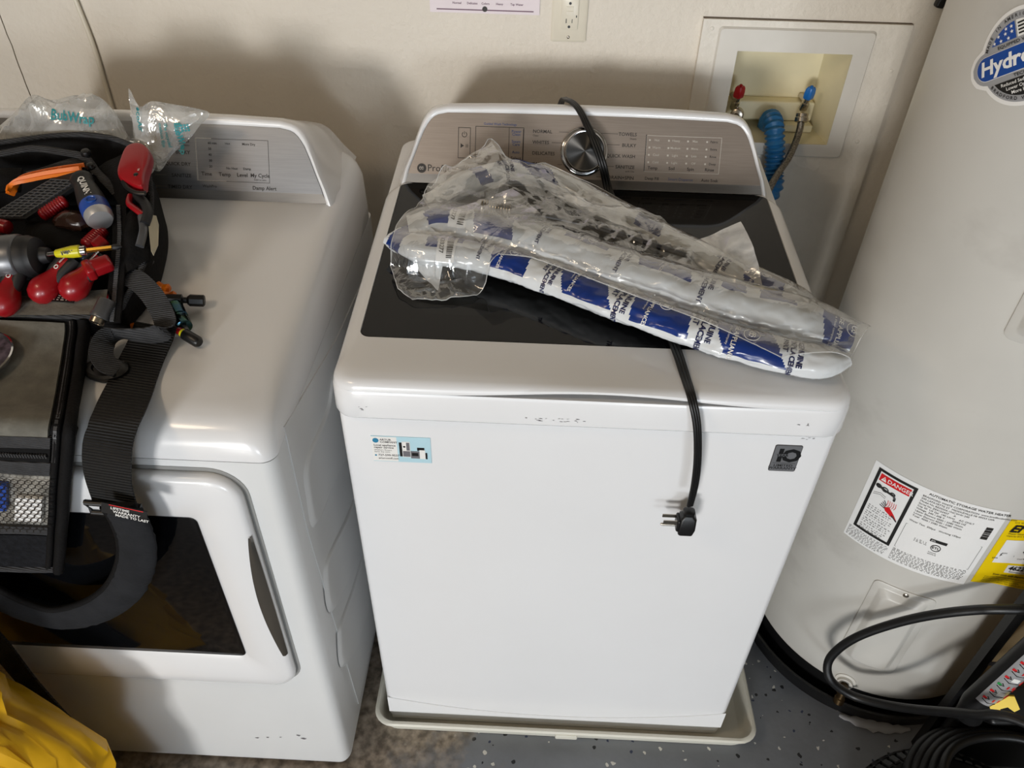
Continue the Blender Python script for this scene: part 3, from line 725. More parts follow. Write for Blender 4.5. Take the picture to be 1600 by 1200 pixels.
# chipped paint and feet
b = MB(); rd = random.Random(5)
for cx, cz, s in ((-0.2344,-0.1004,0.1105), (-0.2133,-0.1004,0.1154), (-0.1877,-0.1004,0.1181), (-0.1486,-0.1004,0.1275), (-0.1426,-0.1004,0.1176)) and [((-0.2344,-0.1004,0.1105)[0], (-0.2344,-0.1004,0.1105)[2], .004), ((-0.2133,-0.1004,0.1154)[0], (-0.2133,-0.1004,0.1154)[2], .004), ((-0.1877,-0.1004,0.1181)[0], (-0.1877,-0.1004,0.1181)[2], .003), ((-0.1507,-0.1004,0.1298)[0], (-0.1507,-0.1004,0.1298)[2], .006), ((-0.1426,-0.1004,0.1176)[0], (-0.1426,-0.1004,0.1176)[2], .006)]:
    q = [(cx+s*rd.uniform(.5, 1.1)*cos(a), DY0-.0006, cz+s*.6*rd.uniform(.4, 1.1)*sin(a)) for a in [2*pi*k/9 for k in range(9)]]
    b.add(q, [tuple(range(9))])
b.build('paint_chip', M['greyink'], dy, 0, kind='stuff')
b = MB()
for x in (DX0+.06, DX1-.06):
    for y in (DY0+.07, DY1-.07): b = MB(); b.lathe([(.02, .0), (.022, .004), (.012, .017)], (x, y, 0), (0, 0, 1), 14); b.build('leveling_foot', M['rubber'], dy)

# ---------------------------------------------------------------- power cord over the washer
pc = thing('power_cord', (0.5103,-0.036,0.7323), 'black flat three-strand power cord with plug hanging over the white washer front', 'cord')
path = cr([(.30, .735, .92), (.303, .728, 1.03), (0.3069,0.64,1.1065), (0.3144,0.59,1.127), (0.3285,0.56,1.1292), (0.3407,0.535,1.1209), (0.3499,0.516,1.1094), (0.3624,0.492,1.0935), (0.3775,0.472,1.0625), (0.3938,0.462,1.0146), (0.4153,0.3761,0.9992), (0.4421,0.2397,0.9849), (0.4632,0.1135,0.973), (0.4709,0.0666,0.9688), (0.4776,0.02,0.9613), (0.4813,-0.019,0.9586), (0.4919,-0.034,0.9238), (0.5017,-0.038,0.8683), (0.5072,-0.037,0.8164), (0.5082,-0.036,0.7678)], 8)
b = MB()
for k in (-1, 0, 1):
    q = []
    for i, p_ in enumerate(path):
        t = i/(len(path)-1); a = .35+.5*sin(t*9)
        wd = .0046*(1 if t < .93 else max(.55, 1-(t-.93)*6))
        q.append(p_+V((cos(a), sin(a)*.5, 0))*wd*k)
    b.tube(q, .0029, 8)
b.build('cord', M['black'], pc, 60)
pl = (0.5094,-0.036,0.7322)
b = MB(); b.xf = local(pl, (1, 0, 0), (.12, 0, 1))
b.loft([rrect(-.006, .006, -.005, .005, .004, .026), rrect(-.0085, .0085, -.0075, .0075, .005, .024), rrect(-.0085, .0085, -.0075, .0075, .005, .019), rrect(-.0075, .0075, -.007, .007, .004, .0175), rrect(-.012, .012, -.010, .010, .004, .012), rrect(-.013, .013, -.011, .011, .004, -.010), rrect(-.011, .011, -.010, .010, .004, -.021), rrect(-.007, .007, -.007, .007, .003, -.023)], True, True, True)
b.rbox((-.016, -.010, -.014), (-.010, .010, .010), .003)
pb = b.build('plug', M['black'], pc, 40)
for y, z, ln, r in ((-.006, .0045, .022, 0), (.006, .0045, .022, 0), (0, -.008, .025, .0023)):
    b = MB(); b.xf = local(pl, (1, 0, 0), (.12, 0, 1))
    if r: b.tube([(-.014, y, z), (-.036, y, z), (-.038, y, z)], [r, r, r*.6], 10)
    else: b.box((-.036, y-.0008, z-.003), (-.014, y+.0008, z+.003))
    b.build('prong', M['nickel'], pb, 40)
# ================================================================ water heater and what stands round its foot
HC = V((1.092, .333, 0)); HR = .268
def hs(a, z, d=0.): return V((HC.x+(HR+d)*cos(a/HR), HC.y+(HR+d)*sin(a/HR), z))     # arc length a, height z
ht = thing('water_heater', (HC.x, HC.y, .006), 'tall beige cylindrical water heater with printed labels right of the washer', 'water heater')
b = MB(); b.lathe([(.255, .072), (.266, .074), (HR, .082), (HR, 1.46), (.266, 1.475), (.25, 1.482), (.0, 1.486)], (HC.x, HC.y, 0), (0, 0, 1), 96); b.build('jacket', M['heater'], ht, 40)
b = MB(); b.lathe([(.262, .008), (.262, .0735), (.2, .0735)], (HC.x, HC.y, 0), (0, 0, 1), 72); b.build('base_ring', M['black'], ht, 40)
hp_ = thing('heater_drain_pan', (HC.x, HC.y, 0), 'shallow round black drain pan under the beige water heater', 'pan')
b = MB(); b.lathe([(.2, .0005), (.286, .0005), (.290, .038), (.293, .042), (.288, .043), (.283, .006), (.0, .005)], (HC.x, HC.y, 0), (0, 0, 1), 96); b.build('pan_body', M['rubber'], hp_, 40)
M['caulk'] = mat('grey_sealant', '#a9abb0', .6, var=.12, bump=.5, bscale=70)
b = MB(); pts = [(-.275*sin(t)+.0, -.0) for t in (0,)]
arcp = [V((HC.x+.296*cos(t), HC.y+.296*sin(t), .004)) for t in [radians(246+2.2*k) for k in range(14)]]
b.tube(arcp, lambda t: .011*(.35+.9*sin(pi*min(max(t, .02), .98)))*(1+.25*sin(t*31)), 8, flat=.5, up=(0, 0, 1)); b.build('sealant_smear', M['caulk'], hp_, 60)
def cover(a0, a1, z0, z1, name):
    m = MB()
    def ring(i, d, r): return [hs(a, z, d) for a, z in rr2(a0+i, a1-i, z0+i, z1-i, r, 5, 8)]
    m.loft([ring(0, 0, .012), ring(.0003, .002, .012), ring(.002, .003, .011), ring(.011, .003, .009), ring(.014, .0045, .01), ring(.022, .014, .012), ring(.026, .0155, .012), ring(.05, .016, .004)], True, False, True)
    o = m.build(name, M['heater'], ht, 35)
    m = MB(); c = hs((a0+a1)/2+.002, z1-.0085, .003); n = V((c.x-HC.x, c.y-HC.y, 0)).normalized()
    m.lathe([(.0055, 0), (.0052, .0015), (.003, .0028)], c, n, 14); sc = m.build('screw', M['nickel'], o)
    m = MB(); u = V((-n.y, n.x, 0)); c2 = c+n*.0029
    m.quad(c2-u*.003-V((0, 0, .0005)), c2+u*.003-V((0, 0, .0005)), c2+u*.003+V((0, 0, .0005)), c2-u*.003+V((0, 0, .0005))); m.build('slot', M['dark'], sc, 0)
cover(-2.195*HR, -1.785*HR, .163, .420, 'access_cover')
cover(-2.205*HR, -1.80*HR, .982, 1.24, 'access_cover')

M['lwhite'] = mat('label_paper', '#ecebe9', .4, var=.01); M['ink'] = mat('label_ink', '#191817', .5, var=.02); M['lred'] = mat('label_red', '#d3151c', .45, var=.02); M['lyellow'] = mat('label_yellow', '#efcd00', .42, var=.02); M['lblue'] = mat('label_blue', '#164796', .35, var=.03); M['lgrey'] = mat('label_grey', '#a9a9ab', .35, .2, var=.03); M['smallink'] = mat('small_print', '#5c5a58', .6, var=.1)
def patch(mb, f, x0, y0, x1, y1, n=10, m=0):
    mb.grid(lambda u, v: f(x0+(x1-x0)*u, y0+(y1-y0)*v), n, max(1, n//2), m)
def tiny(mb, f, x0, y, x1, h, rd, m=0):
    """a line of print too small to read: ragged word-length dashes"""
    x = x0
    while x < x1:
        l = rd.uniform(.0018, .0062)
        for k in range(max(1, int(l/.0016))):
            mb.bar(f, x+k*.0016, y, x+k*.0016+.0011, y+h*rd.uniform(.6, 1.))
        x += l+.0016
# ---- white rating and danger label
LW, LH = .2165, .1945; a0, z0 = -2.510*HR, .4765
fl = lambda x, y, d=.0012: hs(a0+x, z0+y, d)
b = MB(); patch(b, lambda x, y: fl(x, y, .0006), 0, 0, LW, LH, 24); lab = b.build('rating_label', M['lwhite'], ht, 0, label='white danger and rating label')
rd = random.Random(11)
ink = MB(); red = MB(); sm = MB()
fx0, fx1, fy0, fy1, t = .010, .079, .034, .186, .0055
for q in ((fx0, fy0, fx1, fy0+t), (fx0, fy1-t, fx1, fy1), (fx0, fy0, fx0+t, fy1), (fx1-t, fy0, fx1, fy1)): patch(ink, fl, *q, 6)
patch(red, fl, fx0+.0075, fy1-.025, fx1-.0075, fy1-.009, 6)
wt = MB(); f3 = lambda x, y: fl(x, y, .0016)
wt.text('DANGER', .0118, lambda x, y: f3(fx0+.0215+x, fy1-.0208+y), bold=.012, sx=.94)
wt.add([f3(fx0+.0105, fy1-.0222), f3(fx0+.0205, fy1-.0222), f3(fx0+.0155, fy1-.0118)], [(0, 1, 2)])
red.bar(lambda x, y: fl(x, y, .0019), fx0+.0150, fy1-.019, fx0+.016, fy1-.0145)
# tap and scalded hand drawing
for cx, r in ((.022, .0045), (.034, .0055), (.048, .004)): ink.tube([fl(cx+r*cos(k*pi/5), .151+r*.8*sin(k*pi/5)-.0006*cx*1000/8) for k in range(10)], .0011, 4, closed=True)
ink.tube([fl(.019, .150), fl(.034, .147), fl(.050, .146), fl(.054, .141), fl(.054, .136)], .0022, 5)
for k in range(5): red.tube([fl(.046+.0035*k, .131), fl(.0475+.0035*k, .123), fl(.046+.0035*k, .117)], .0005, 4)
red.add([fl(.044, .112), fl(.052, .118), fl(.064, .106), fl(.071, .097), (fl(.060, .1)), fl(.048, .106)], [(0, 1, 2, 3, 4, 5)])
for k in range(4): ink.tube([fl(.046, .110+.003*k), fl(.036+.0015*k, .113+.0045*k)], .0008, 4)
ink.tube([fl(.061, .103), fl(.0715, .0945)], .0014, 4)
for y in (.137, .133): sm.tube([fl(.018, y-.006), fl(.03, y), fl(.04, y-.003)], .0003, 4)
for i in range(12): tiny(sm, fl, fx0+.010, .099-.0048*i-(.002*(i//3)), fx1-.009-rd.uniform(0, .01), .0022, rd)
for i in range(9): tiny(sm, fl, .004, .0285-.0029*i, .078-rd.uniform(0, .004)-(.012 if i == 8 else 0), .0017, rd)
ink.text('AUTOMATIC STORAGE WATER HEATER', .0069, lambda x, y: fl(.0965+x, .1835+y), bold=.012)
for i, t_ in enumerate(('BRADFORD WHITE CORPORATION  www.bradfordwhite.com', '200 LAFAYETTE ST  MIDDLEVILLE MI 49333 USA', 'Model No RE350S6-1NCWW 240', 'Serial No ZE4152437     A', 'Cap 50  US Gal  190 Litres    AC ONLY', 'Voltage  240 / 208 V        50/60 HZ', 'Upper Element 4500 / 3380 Watts', 'Lower Element 4500 / 3380 Watts', 'Total  4500 / 3380 Watts')):
    ink.text(t_, .0054, lambda x, y, i=i: fl(.089+x, .1755-.0062*i+y))
ink.text('Water Test  300psi   Working 150psi', .0054, lambda x, y: fl(.088+x, .113+y))
for i in range(26):
    hgt = rd.choice((.0004, .0007, .001)); patch(ink, fl, .197, .122+.00115*i, .208, .122+.00115*i+hgt, 2)
sm.frame(fl, .0785+.008, .041, .2085, .104, .0005)
patch(ink, fl, .131, .086, .158, .0925, 4); wt.text('ETL', .0045, lambda x, y: f3(.133+x, .0877+y), bold=.01)
ink.tube([fl(.145+.0075*cos(k*pi/10), .073+.0075*sin(k*pi/10)) for k in range(20)], .0007, 4, closed=True)
ink.text('ETL', .0075, lambda x, y: fl(.145+x, .0705+y), 'CENTER', bold=.02)
for i in range(3): tiny(sm, fl, .109, .0785-.003*i, .128, .0018, rd)
sm.text('Intertek', .004, lambda x, y: fl(.137+x, .059+y)); sm.text('4007218', .004, lambda x, y: fl(.137+x, .0545+y))
for i in range(10): tiny(sm, fl, .0865, .0355-.0031*i, .207-(.02 if i == 9 else 0), .0019, rd)
ink.build('print', M['ink'], lab, 0); red.build('red_print', M['lred'], lab, 0); sm.build('small_print', M['smallink'], lab, 0); wt.build('white_print', M['lwhite'], lab, 0)
# ---- yellow energy label, its lower right corner curling off the tank
ea0, ez1, EW, EH = -1.672*HR, .655, .145, .168
def fe(x, y, d=.0012):
    s = max(0, x/EW-.25)/.75; v = max(0, 1-y/EH-.35)/.65
    cu_ = (s*v)
    return hs(ea0+x, ez1-EH+y, d+.035*cu_**1.3)+V((0, 0, -.012*cu_))
b = MB(); patch(b, lambda x, y: fe(x, y, .0007), 0, 0, EW, EH, 24); el = b.build('energy_label', M['lyellow'], ht, 60, label='yellow energy cost label curling at its corner')
we = MB(); patch(we, lambda x, y: fe(x, y, .0012), .013, .058, .140, .118, 16); patch(we, lambda x, y: fe(x, y, .0012), .043, .033, .14, .053, 12); we.build('white_field', M['lwhite'], el, 60)
ink = MB(); ff = lambda x, y: fe(x, y, .0019)
ink.text('U.S. Government', .005, lambda x, y: ff(.008+x, .1605+y)); ink.text('ENERGYGUIDE', .024, lambda x, y: ff(.007+x, .139+y), bold=.035, shear=.25)
ink.text('Water Heater - Electric', .0052, lambda x, y: ff(.008+x, .1325+y)); ink.text('Capacity (first hour rating): 66 gallons', .0045, lambda x, y: ff(.008+x, .127+y))
ink.text('Estimated Yearly Energy Cost', .006, lambda x, y: ff(.055+x, .108+y), bold=.01); ink.text('$ 555', .023, lambda x, y: ff(.052+x, .086+y), bold=.03, shear=.2)
ink.bar(ff, .018, .078, .136, .0788); [ink.bar(ff, .018+.0235*k, .0755, .0186+.0235*k, .0788) for k in range(6)]; ink.bar(ff, .018, .0788, .0195, .083); ink.text('$504', .0045, lambda x, y: ff(.0185+x, .0825+y)); ink.text('Cost Range of Similar Models', .0045, lambda x, y: ff(.05+x, .069+y)); ink.text('$499', .0045, lambda x, y: ff(.008+x, .069+y))
ink.text('4622', .0135, lambda x, y: ff(.046+x, .0415+y), bold=.035, shear=.2); ink.text('kWh', .0055, lambda x, y: ff(.0785+x, .0425+y), bold=.02); ink.text('Estimated Yearly Electricity Use', .005, lambda x, y: ff(.05+x, .0352+y))
ink.text('Your cost will depend on your utility rates and use.', .0062, lambda x, y: ff(.026+x, .0245+y), bold=.015, shear=.15)
for i, t_ in enumerate(('Cost range based only on standard capacity models.', 'Estimated energy cost based on a national average', 'electricity cost of 12 cents per kWh.', 'For more information, visit www.ftc.gov/energy')): ink.text(t_, .0042, lambda x, y, i=i: ff(.015+x, .0185-.0048*i+y))
ink.build('print', M['ink'], el, 0)
# ---- round maker's badge with a band across, stuck on at a tilt
ca, cz, th = -.717, 1.333, radians(36)
def fb(x, y, d=.001): return hs(ca+x*cos(th)-y*sin(th), cz+x*sin(th)+y*cos(th), d)
def badge_outline(r, hl, hw, n=16):
    """circle united with a round-ended band"""
    out = []
    for k in range(96):
        a = 2*pi*k/96; c, s = abs(cos(a)), abs(sin(a)); t_ = 0
        for i in range(60):
            rr_ = .03+i*.001
            x, y = rr_*c, rr_*s
            inside = rr_ < r or (y < hw and x < hl-hw) or ((x-(hl-hw))**2+y*y < hw*hw and x >= hl-hw)
            if inside: t_ = rr_
        out.append((t_*cos(a), t_*sin(a)))
    return out
bands = badge_outline(.0585, .0745, .0245); b2 = badge_outline(.0535, .0695, .0195)
def disc(mb, o, d, m=0):
    ks = (1, .75, .5, .25); mb.loft([[fb(x*k, y*k, d) for x, y in o] for k in ks], True, False, True, m)
b = MB(); disc(b, bands, .0007); bd = b.build('maker_badge', M['paperw'], ht, 60, label='round blue and grey maker badge with a band across')
b = MB(); disc(b, b2, .0011); b.build('grey_field', M['lgrey'], bd, 60)
blu = MB(); gy = MB(); blk = MB(); wh = MB()
def cap(mb, y0, R_, sgn, d, x0=-1., x1=1.):
    n = 16; pts = []
    xm = sqrt(R_*R_-y0*y0); xa, xb = max(-xm, x0), min(xm, x1)
    mb.grid(lambda u, v: fb(xa+(xb-xa)*u, sgn*(y0+(sqrt(max(R_*R_-(xa+(xb-xa)*u)**2, y0*y0))-y0)*v), d), n, 3)
cap(blu, .0235, .0435, 1, .0015, -1, -.002); cap(blk, .0225, .045, -1, .0015)
cap(wh, .0235, .0435, 1, .0015, .000, 1)
def pill(mb, hl, hw, d): 
    o = rr2(-hl, hl, -hw, hw, hw*.98, 8, 10); mb.loft([[fb(x*k, y*k, d) for x, y in o] for k in (1, .7, .35)], True, False, True)
pill(wh, .0625, .0152, .0015); pill(blu, .0618, .0145, .0018)
ft = lambda x, y: fb(x, y, .0023)
wh.text('Hydrojet', .0245, lambda x, y: ft(-.0565+x, -.0075+y), bold=.03, shear=.12, sx=1.1)
def star(cx, cy, r=.0026): wh.add([fb(cx+(r if k % 2 == 0 else r*.42)*sin(k*pi/5), cy+(r if k % 2 == 0 else r*.42)*cos(k*pi/5), .002) for k in range(10)]+[fb(cx, cy, .002)], [(k, (k+1) % 10, 10) for k in range(10)])
for cx, cy in ((-.032, .0262), (-.0225, .0262), (-.012, .0262), (-.0255, .0325), (-.0155, .0325), (-.0065, .0325), (-.014, .038), (-.0065, .0385)): star(cx, cy)
for k in range(4): blk.bar(lambda x, y: fb(x, y, .0019), .002, .026+.004*k, .03-.004*k, .028+.004*k)
blk.text('EQUIPPED WITH', .0052, lambda x, y: ft(-.028+x, .0172+y), bold=.015, sx=1.3); blk.text('TECHNOLOGY', .0052, lambda x, y: ft(-.012+x, -.0208+y), bold=.015, sx=1.3)
for i, t_ in enumerate(('Reduced Sediment', 'Lower Operating Costs', 'More Hot Water')): wh.text(t_, .0058, lambda x, y, i=i: ft(-.030+.006*i+x, -.0285-.0058*i+y), bold=.01)
def ringtext(mb, t_, R_, a_mid, step, sgn):
    for i, ch in enumerate(t_):
        a = a_mid-sgn*(i-(len(t_)-1)/2)*step; rot = a-pi/2*sgn
        mb.text(ch, .0058, lambda x, y: ft(R_*cos(a)+x, R_*sin(a)+y), 'CENTER', bold=.015, rot=rot)
ringtext(blk, 'MADE IN AMERICA', .0465, radians(112), .105, 1); ringtext(blk, 'BRADFORD WHITE', .0505, radians(-110), .105, -1)
blu.build('blue_print', M['lblue'], bd, 60); blk.build('black_print', M['ink'], bd, 60); wh.build('white_print', M['paperw'], bd, 60)
# ---- drain valve at the foot
M['brass'] = mat('tarnished_brass', '#5d4a30', .4, .85, var=.3, vscale=40)
a = -2.045*HR; c = hs(a, .090); n = V((c.x-HC.x, c.y-HC.y, 0)).normalized(); s = V((-n.y, n.x, 0))
b = MB(); b.lathe([(.021, 0), (.021, .003), (.016, .005), (.0155, .0115), (.010, .012)], c-n*.001, n, 24); dv = b.build('valve_collar', M['frame'], ht)
b = MB(); b.lathe([(.008, .010), (.008, .022), (.0115, .024), (.0115, .034), (.006, .036)], c, n, 14); b.lathe([(.008, -.012), (.009, 0), (.009, .016), (.011, .018), (.011, .030), (.0075, .0305), (.007, .022)], c+n*.029, V((0, 0, -1))+n*.35, 16)
b.tube([c+n*.03, c+n*.033+s*.02, c+n*.034+s*.028], .0045, 8); b.build('drain_valve', M['brass'], ht)
# brown drips on the jacket near the cover are paint-like stains on the enamel
# ================================================================ hose loop, pole, wheel and coil at the right
def rubber_tube(name, pts, r, label, cat, group=None, n=10, closed=False):
    o = thing(name, pts[0], label, cat, group); m = MB(); m.tube(cr(pts, 8, closed), r, n, closed=closed); m.build('sleeve', M['rubber'], o, 60); return o
lp = [(1.30, -.02, .55), (1.1106,-0.0095,0.5174), (1.0511,0.0076,0.4853), (0.9971,0.0295,0.4305), (0.9508,0.0481,0.3655), (0.9101,0.06,0.2955), (0.8898,0.0622,0.2213), (0.8993,0.0432,0.1779), (0.9498,0.0255,0.15), (1.0063,-0.014,0.19), (1.0383,-0.0574,0.26), (1.0652,-0.1066,0.345), (1.1094,-0.1378,0.385), (1.25, -.26, .42)]
lp = cr([V(p) for p in lp], 2)
o = thing('black_hose', lp[0], 'thick black hose looping in front of the water heater foot', 'hose'); m = MB(); m.tube(cr(lp, 5), .0085, 12); m.build('sleeve', M['rubber'], o, 60)
# cardboard box edge behind
M['card'] = mat('cardboard', '#a98f66', .8, var=.08, vscale=14)
cb_ = thing('cardboard_box', (1.45, .0, 0), 'plain brown cardboard box corner standing right of water heater', 'box')
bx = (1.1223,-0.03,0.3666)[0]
b = MB(); b.box((bx, -.004, .001), (1.62, .012, .80)); b.build('carton', M['card'], cb_, 0)
b = MB(); b.box((bx-.012, -.005, .001), (bx+.006, .013, .81)); b.build('gap_shade_strip', M['black'], cb_, 0)  # black strip added in place of the shaded gap between heater and carton
b = MB(); b.box((bx+.004, -.0052, .335), (1.62, -.0043, .347)); b.build('printed_stripe', M['dark'], cb_, 0)
# black pole with a strip of pictogram stickers
pA, pB = V((1.0972,-0.06,0.3194)), V((1.1193,-0.06,0.4685)); d = (pB-pA).normalized()
po2 = thing('black_pole', pA, 'black foam-covered pole carrying a strip of red pictogram labels', 'pole')
b = MB(); b.tube(cr([pA-d*.012+V((.006, 0, -.05)), pA-d*.012+V((0, 0, -.012)), pA, pA+d*.1, pA+d*.35], 8), .0225, 18); pp = b.build('tube', M['rubber'], po2, 50)
b = MB(); e1 = d.cross(V((0, -1, .45))).normalized(); e2 = e1.cross(d)
if e2.y > 0: e2 = -e2
def fpole(u, v, k=0.): return pA+d*(.012+u)+(e1*sin(v/.0228)+e2*cos(v/.0228))*(.0231+k)
sg = fpole(0, .02)-fpole(0, 0)
b.grid(lambda u, v: fpole(.2*u, -.024+.048*v), 10, 10); stp = b.build('label_strip', M['lgrey'], pp, 60)
rd = random.Random(4); R1 = MB(); K1 = MB(); W1 = MB(); Gn = MB()
for k in range(9):
    u = .006+.0225*k
    R1.tube([fpole(u+.003+.0042*cos(q*pi/4), .015+.0042*sin(q*pi/4), .0004) for q in range(8)], .0009, 4, closed=True)
    W1.bar(lambda x, y: fpole(x, y, .0006), u+.007, -.008, u+.017, .003) if k % 2 else R1.bar(lambda x, y: fpole(x, y, .0006), u+.008, -.004, u+.016, .008)
    K1.tube([fpole(u, .016, .0005), fpole(u+.004, .004, .0005), fpole(u+.002, -.008, .0005), fpole(u+.006, -.018, .0005)], .0009, 4)
    K1.tube([fpole(u+.010, -.016, .0005), fpole(u+.013, -.010, .0005), fpole(u+.017, -.014, .0005)], .001, 4)
    (Gn if k == 2 else R1).bar(lambda x, y: fpole(x, y, .0007), u+.009, -.0195, u+.0145, -.0135)
R1.build('red_pictograms', M['lred'], stp, 0); K1.build('black_pictograms', M['ink'], stp, 0); W1.build('white_pictograms', M['lwhite'], stp, 0); M['lgreen'] = mat('label_green', '#1f9a4a', .5); Gn.build('green_pictograms', M['lgreen'], stp, 0)
b = MB(); b.rbox((1.115, -.036, .002), (1.6, -.008, .235), .012); b.build('machine_base', M['black'], po2)
b = MB()
b.xf = local((1.1379,-0.075,0.3225), (1, .0, .1), (0, -.8, 1)); b.rbox((-.03, -.035, -.05), (.07, .035, -.006), .008); mo = b.build('motor_housing', M['black'], po2)
b = MB(); b.xf = local((1.1192,-0.082,0.3408), (.8, .0, .62), (0, -.8, 1))
b.prism([(-.024, -.008, 0), (-.012, -.010, 0), (-.008, -.004, 0), (.004, -.004, 0), (.010, -.014, 0), (.020, -.012, 0), (.022, .010, 0), (.014, .013, 0), (-.004, .008, 0), (-.022, .004, 0)], (0, 0, .008)); b.build('yellow_trigger', M['lyellow'], mo, 0)
# wheel lying flat, chunky tread
wc = V((1.085, -.25, .065))
wl = thing('rubber_wheel', (wc.x, wc.y, 0), 'black rubber wheel with blocky tread lying on floor under hose coil', 'wheel')
b = MB(); b.lathe([(.11, -.05), (.17, -.06), (.2, -.04), (.205, 0), (.2, .035), (.175, .052), (.12, .05), (.1, .03), (.1, -.04)], wc, (0, 0, 1), 60); b.build('tyre', M['rubber'], wl, 30)
b = MB(); b.lathe([(.1, -.045), (.1, .025), (.06, .03), (.05, .045), (.0, .045)], wc, (0, 0, 1), 40); b.build('hub', M['black'], wl, 30)
b = MB()
for r0, z0_, r1, z1_, off in ((.178, .052, .192, .043, 0), (.194, .042, .2015, .025, .5), (.2025, .022, .206, .004, 0), (.206, .0, .203, -.02, .5)):
    for k in range(64):
        a_ = 2*pi*(k+off)/64; a2 = a_+2*pi*.8/64
        P_ = lambda r_, z_, aa, e: wc+V(((r_+e)*cos(aa), (r_+e)*sin(aa), z_+e*.7))
        q1 = [P_(r0, z0_, a_, 0), P_(r0, z0_, a2, 0), P_(r1, z1_, a2, 0), P_(r1, z1_, a_, 0)]; q2 = [P_(r0, z0_, a_+.01, .003), P_(r0, z0_, a2-.01, .003), P_(r1, z1_, a2-.01, .003), P_(r1, z1_, a_+.01, .003)]
        b.add(q1+q2, [(4, 5, 6, 7), (0, 1, 5, 4), (1, 2, 6, 5), (2, 3, 7, 6), (3, 0, 4, 7)])
b.build('tread_block', M['rubber'], wl, 0, kind='stuff')
# coil of black hose on the wheel
cc = V((1.19, -.195, 0)); pts = []; rd = random.Random(9)
for k in range(5*14):
    a_ = -2*pi*k/14; rr_ = .192-.011*(k/14)+.006*sin(k*.9); pts.append((cc.x+rr_*cos(a_)*1.06, cc.y+rr_*sin(a_)*.95, .128+.013*(k/14)+.006*sin(k*1.7)))
rubber_tube('coiled_hose', pts, .0085, 'coil of thin black hose heaped on the rubber wheel', 'hose')
# ================================================================ printed sleeves in a clear bag on the washer lid
M['poly'] = mat('white_poly_sleeve', '#dfe2e4', .2, var=.04, vscale=16, bump=.35, bscale=28, coat=.25)
M['navy'] = mat('navy_print', '#17357f', .25, var=.1, vscale=20, bump=.3, bscale=28, coat=.25)
M['film'] = film('clear_film', (.98, .985, .985), .06, .7, .07, .05)
M['film2'] = film('hazy_film', (.96, .97, .97), .07, .6, .62, .12)
M['rod'] = mat('dark_steel_rod', '#4a4b50', .3, .9, var=.1)
SLV = []
M['navyink'] = mat('navy_ink', '#1a2250', .35, var=.03)
class Sleeve:
    def __init__(s, pts, ra, rb, seed, amp=.10):
        s.P = [p+V((0, 0, .005)) for p in cr(pts, 14)]; s.ra, s.rb, s.seed, s.amp = ra, rb, seed, amp
        s.L = [0.]
        for a, c in zip(s.P, s.P[1:]): s.L.append(s.L[-1]+(c-a).length)
        s.len = s.L[-1]
        for p, l in zip(s.P, s.L): SLV.append((p, ra(l/s.len), rb(l/s.len)))
    def at(s, u):
        u = min(max(u, 0), s.len)
        k = next((i for i in range(1, len(s.L)) if s.L[i] >= u), len(s.L)-1)
        f = (u-s.L[k-1])/max(s.L[k]-s.L[k-1], 1e-9)
        c = s.P[k-1].lerp(s.P[k], f); t = (s.P[min(k+1, len(s.P)-1)]-s.P[max(k-2, 0)]).normalized()
        up = V((0, -.09, 1)); sd = t.cross(up).normalized(); up = sd.cross(t).normalized()
        return c, sd, up
    def S(s, u, ph, d=0.):
        c, sd, up = s.at(u); w_ = u/s.len
        n1 = noise.noise((u*26+s.seed*7, sin(ph)*1.7, cos(ph)*1.7)); n2 = abs(noise.noise((u*48-s.seed*3+ph*1.2, sin(ph)*2.5, cos(ph)*2.5+9)))
        k = 1+s.amp*(n1*1.1-n2*1.3+.25)
        bot = 1 if cos(ph) > 0 else .8
        return c+sd*(sin(ph)*(s.ra(w_)*k+d))+up*(cos(ph)*(s.rb(w_)*k+d)*bot)
    def build(s, root, blocks, name='film_tube', nu=330, nv=44):
        m = MB(); rd = random.Random(s.seed)
        jag = [rd.uniform(-.0008, .0008) for _ in range(nv+1)]
        def mi(fu, fv):
            u = fu*s.len; ph = (fv-.5)*2*pi
            for (u0, u1, p0, p1, sl) in blocks:
                sh_ = sl*ph+jag[int(fv*nv)]
                if u0+sh_ <= u <= u1+sh_ and p0 <= ph <= p1: return 1
            return 0
        m.grid(lambda a, c: s.S(a*s.len, (c-.5)*2*pi), nu, nv, mi)
        return m.build(name, [M['poly'], M['navy']], root, 70)
def sleeve_text(s, ink, wt, texts, logos):
    r = lambda u: (s.ra(u/s.len)+s.rb(u/s.len))/2
    for u0, p0, sz in texts:
        for i, t in enumerate(('GENUINE', 'REPLACEMENT', 'PART')):
            ink.text(t, sz, lambda x, y, i=i: s.S(u0-i*sz*1.05+y, p0+x/r(u0), .0007), bold=.035)
    for u0, p0, sz in logos:
        f = lambda x, y: s.S(u0+y, p0+x/r(u0), .0008)
        wt.tube([f(sz*.95*cos(a), sz*.95*sin(a)) for a in [2*pi*k/20 for k in range(20)]], .0005, 4, closed=True)
        mono(wt, f, sz*.85)
        wt.text('GE APPLIANCES', sz*.8, lambda x, y: s.S(u0-sz*2.0+y, p0-.5+x/r(u0), .0008), bold=.02)
        wt.text('a Haier company', sz*.42, lambda x, y: s.S(u0-sz*2.6+y, p0-.3+x/r(u0), .0008))
def end(a0, a1, v0, v1, k): return lambda t: k*(v0+(1-v0)*smooth(t/a0) if t < a0 else (v1+(1-v1)*smooth((1-t)/a1) if t > 1-a1 else 1))
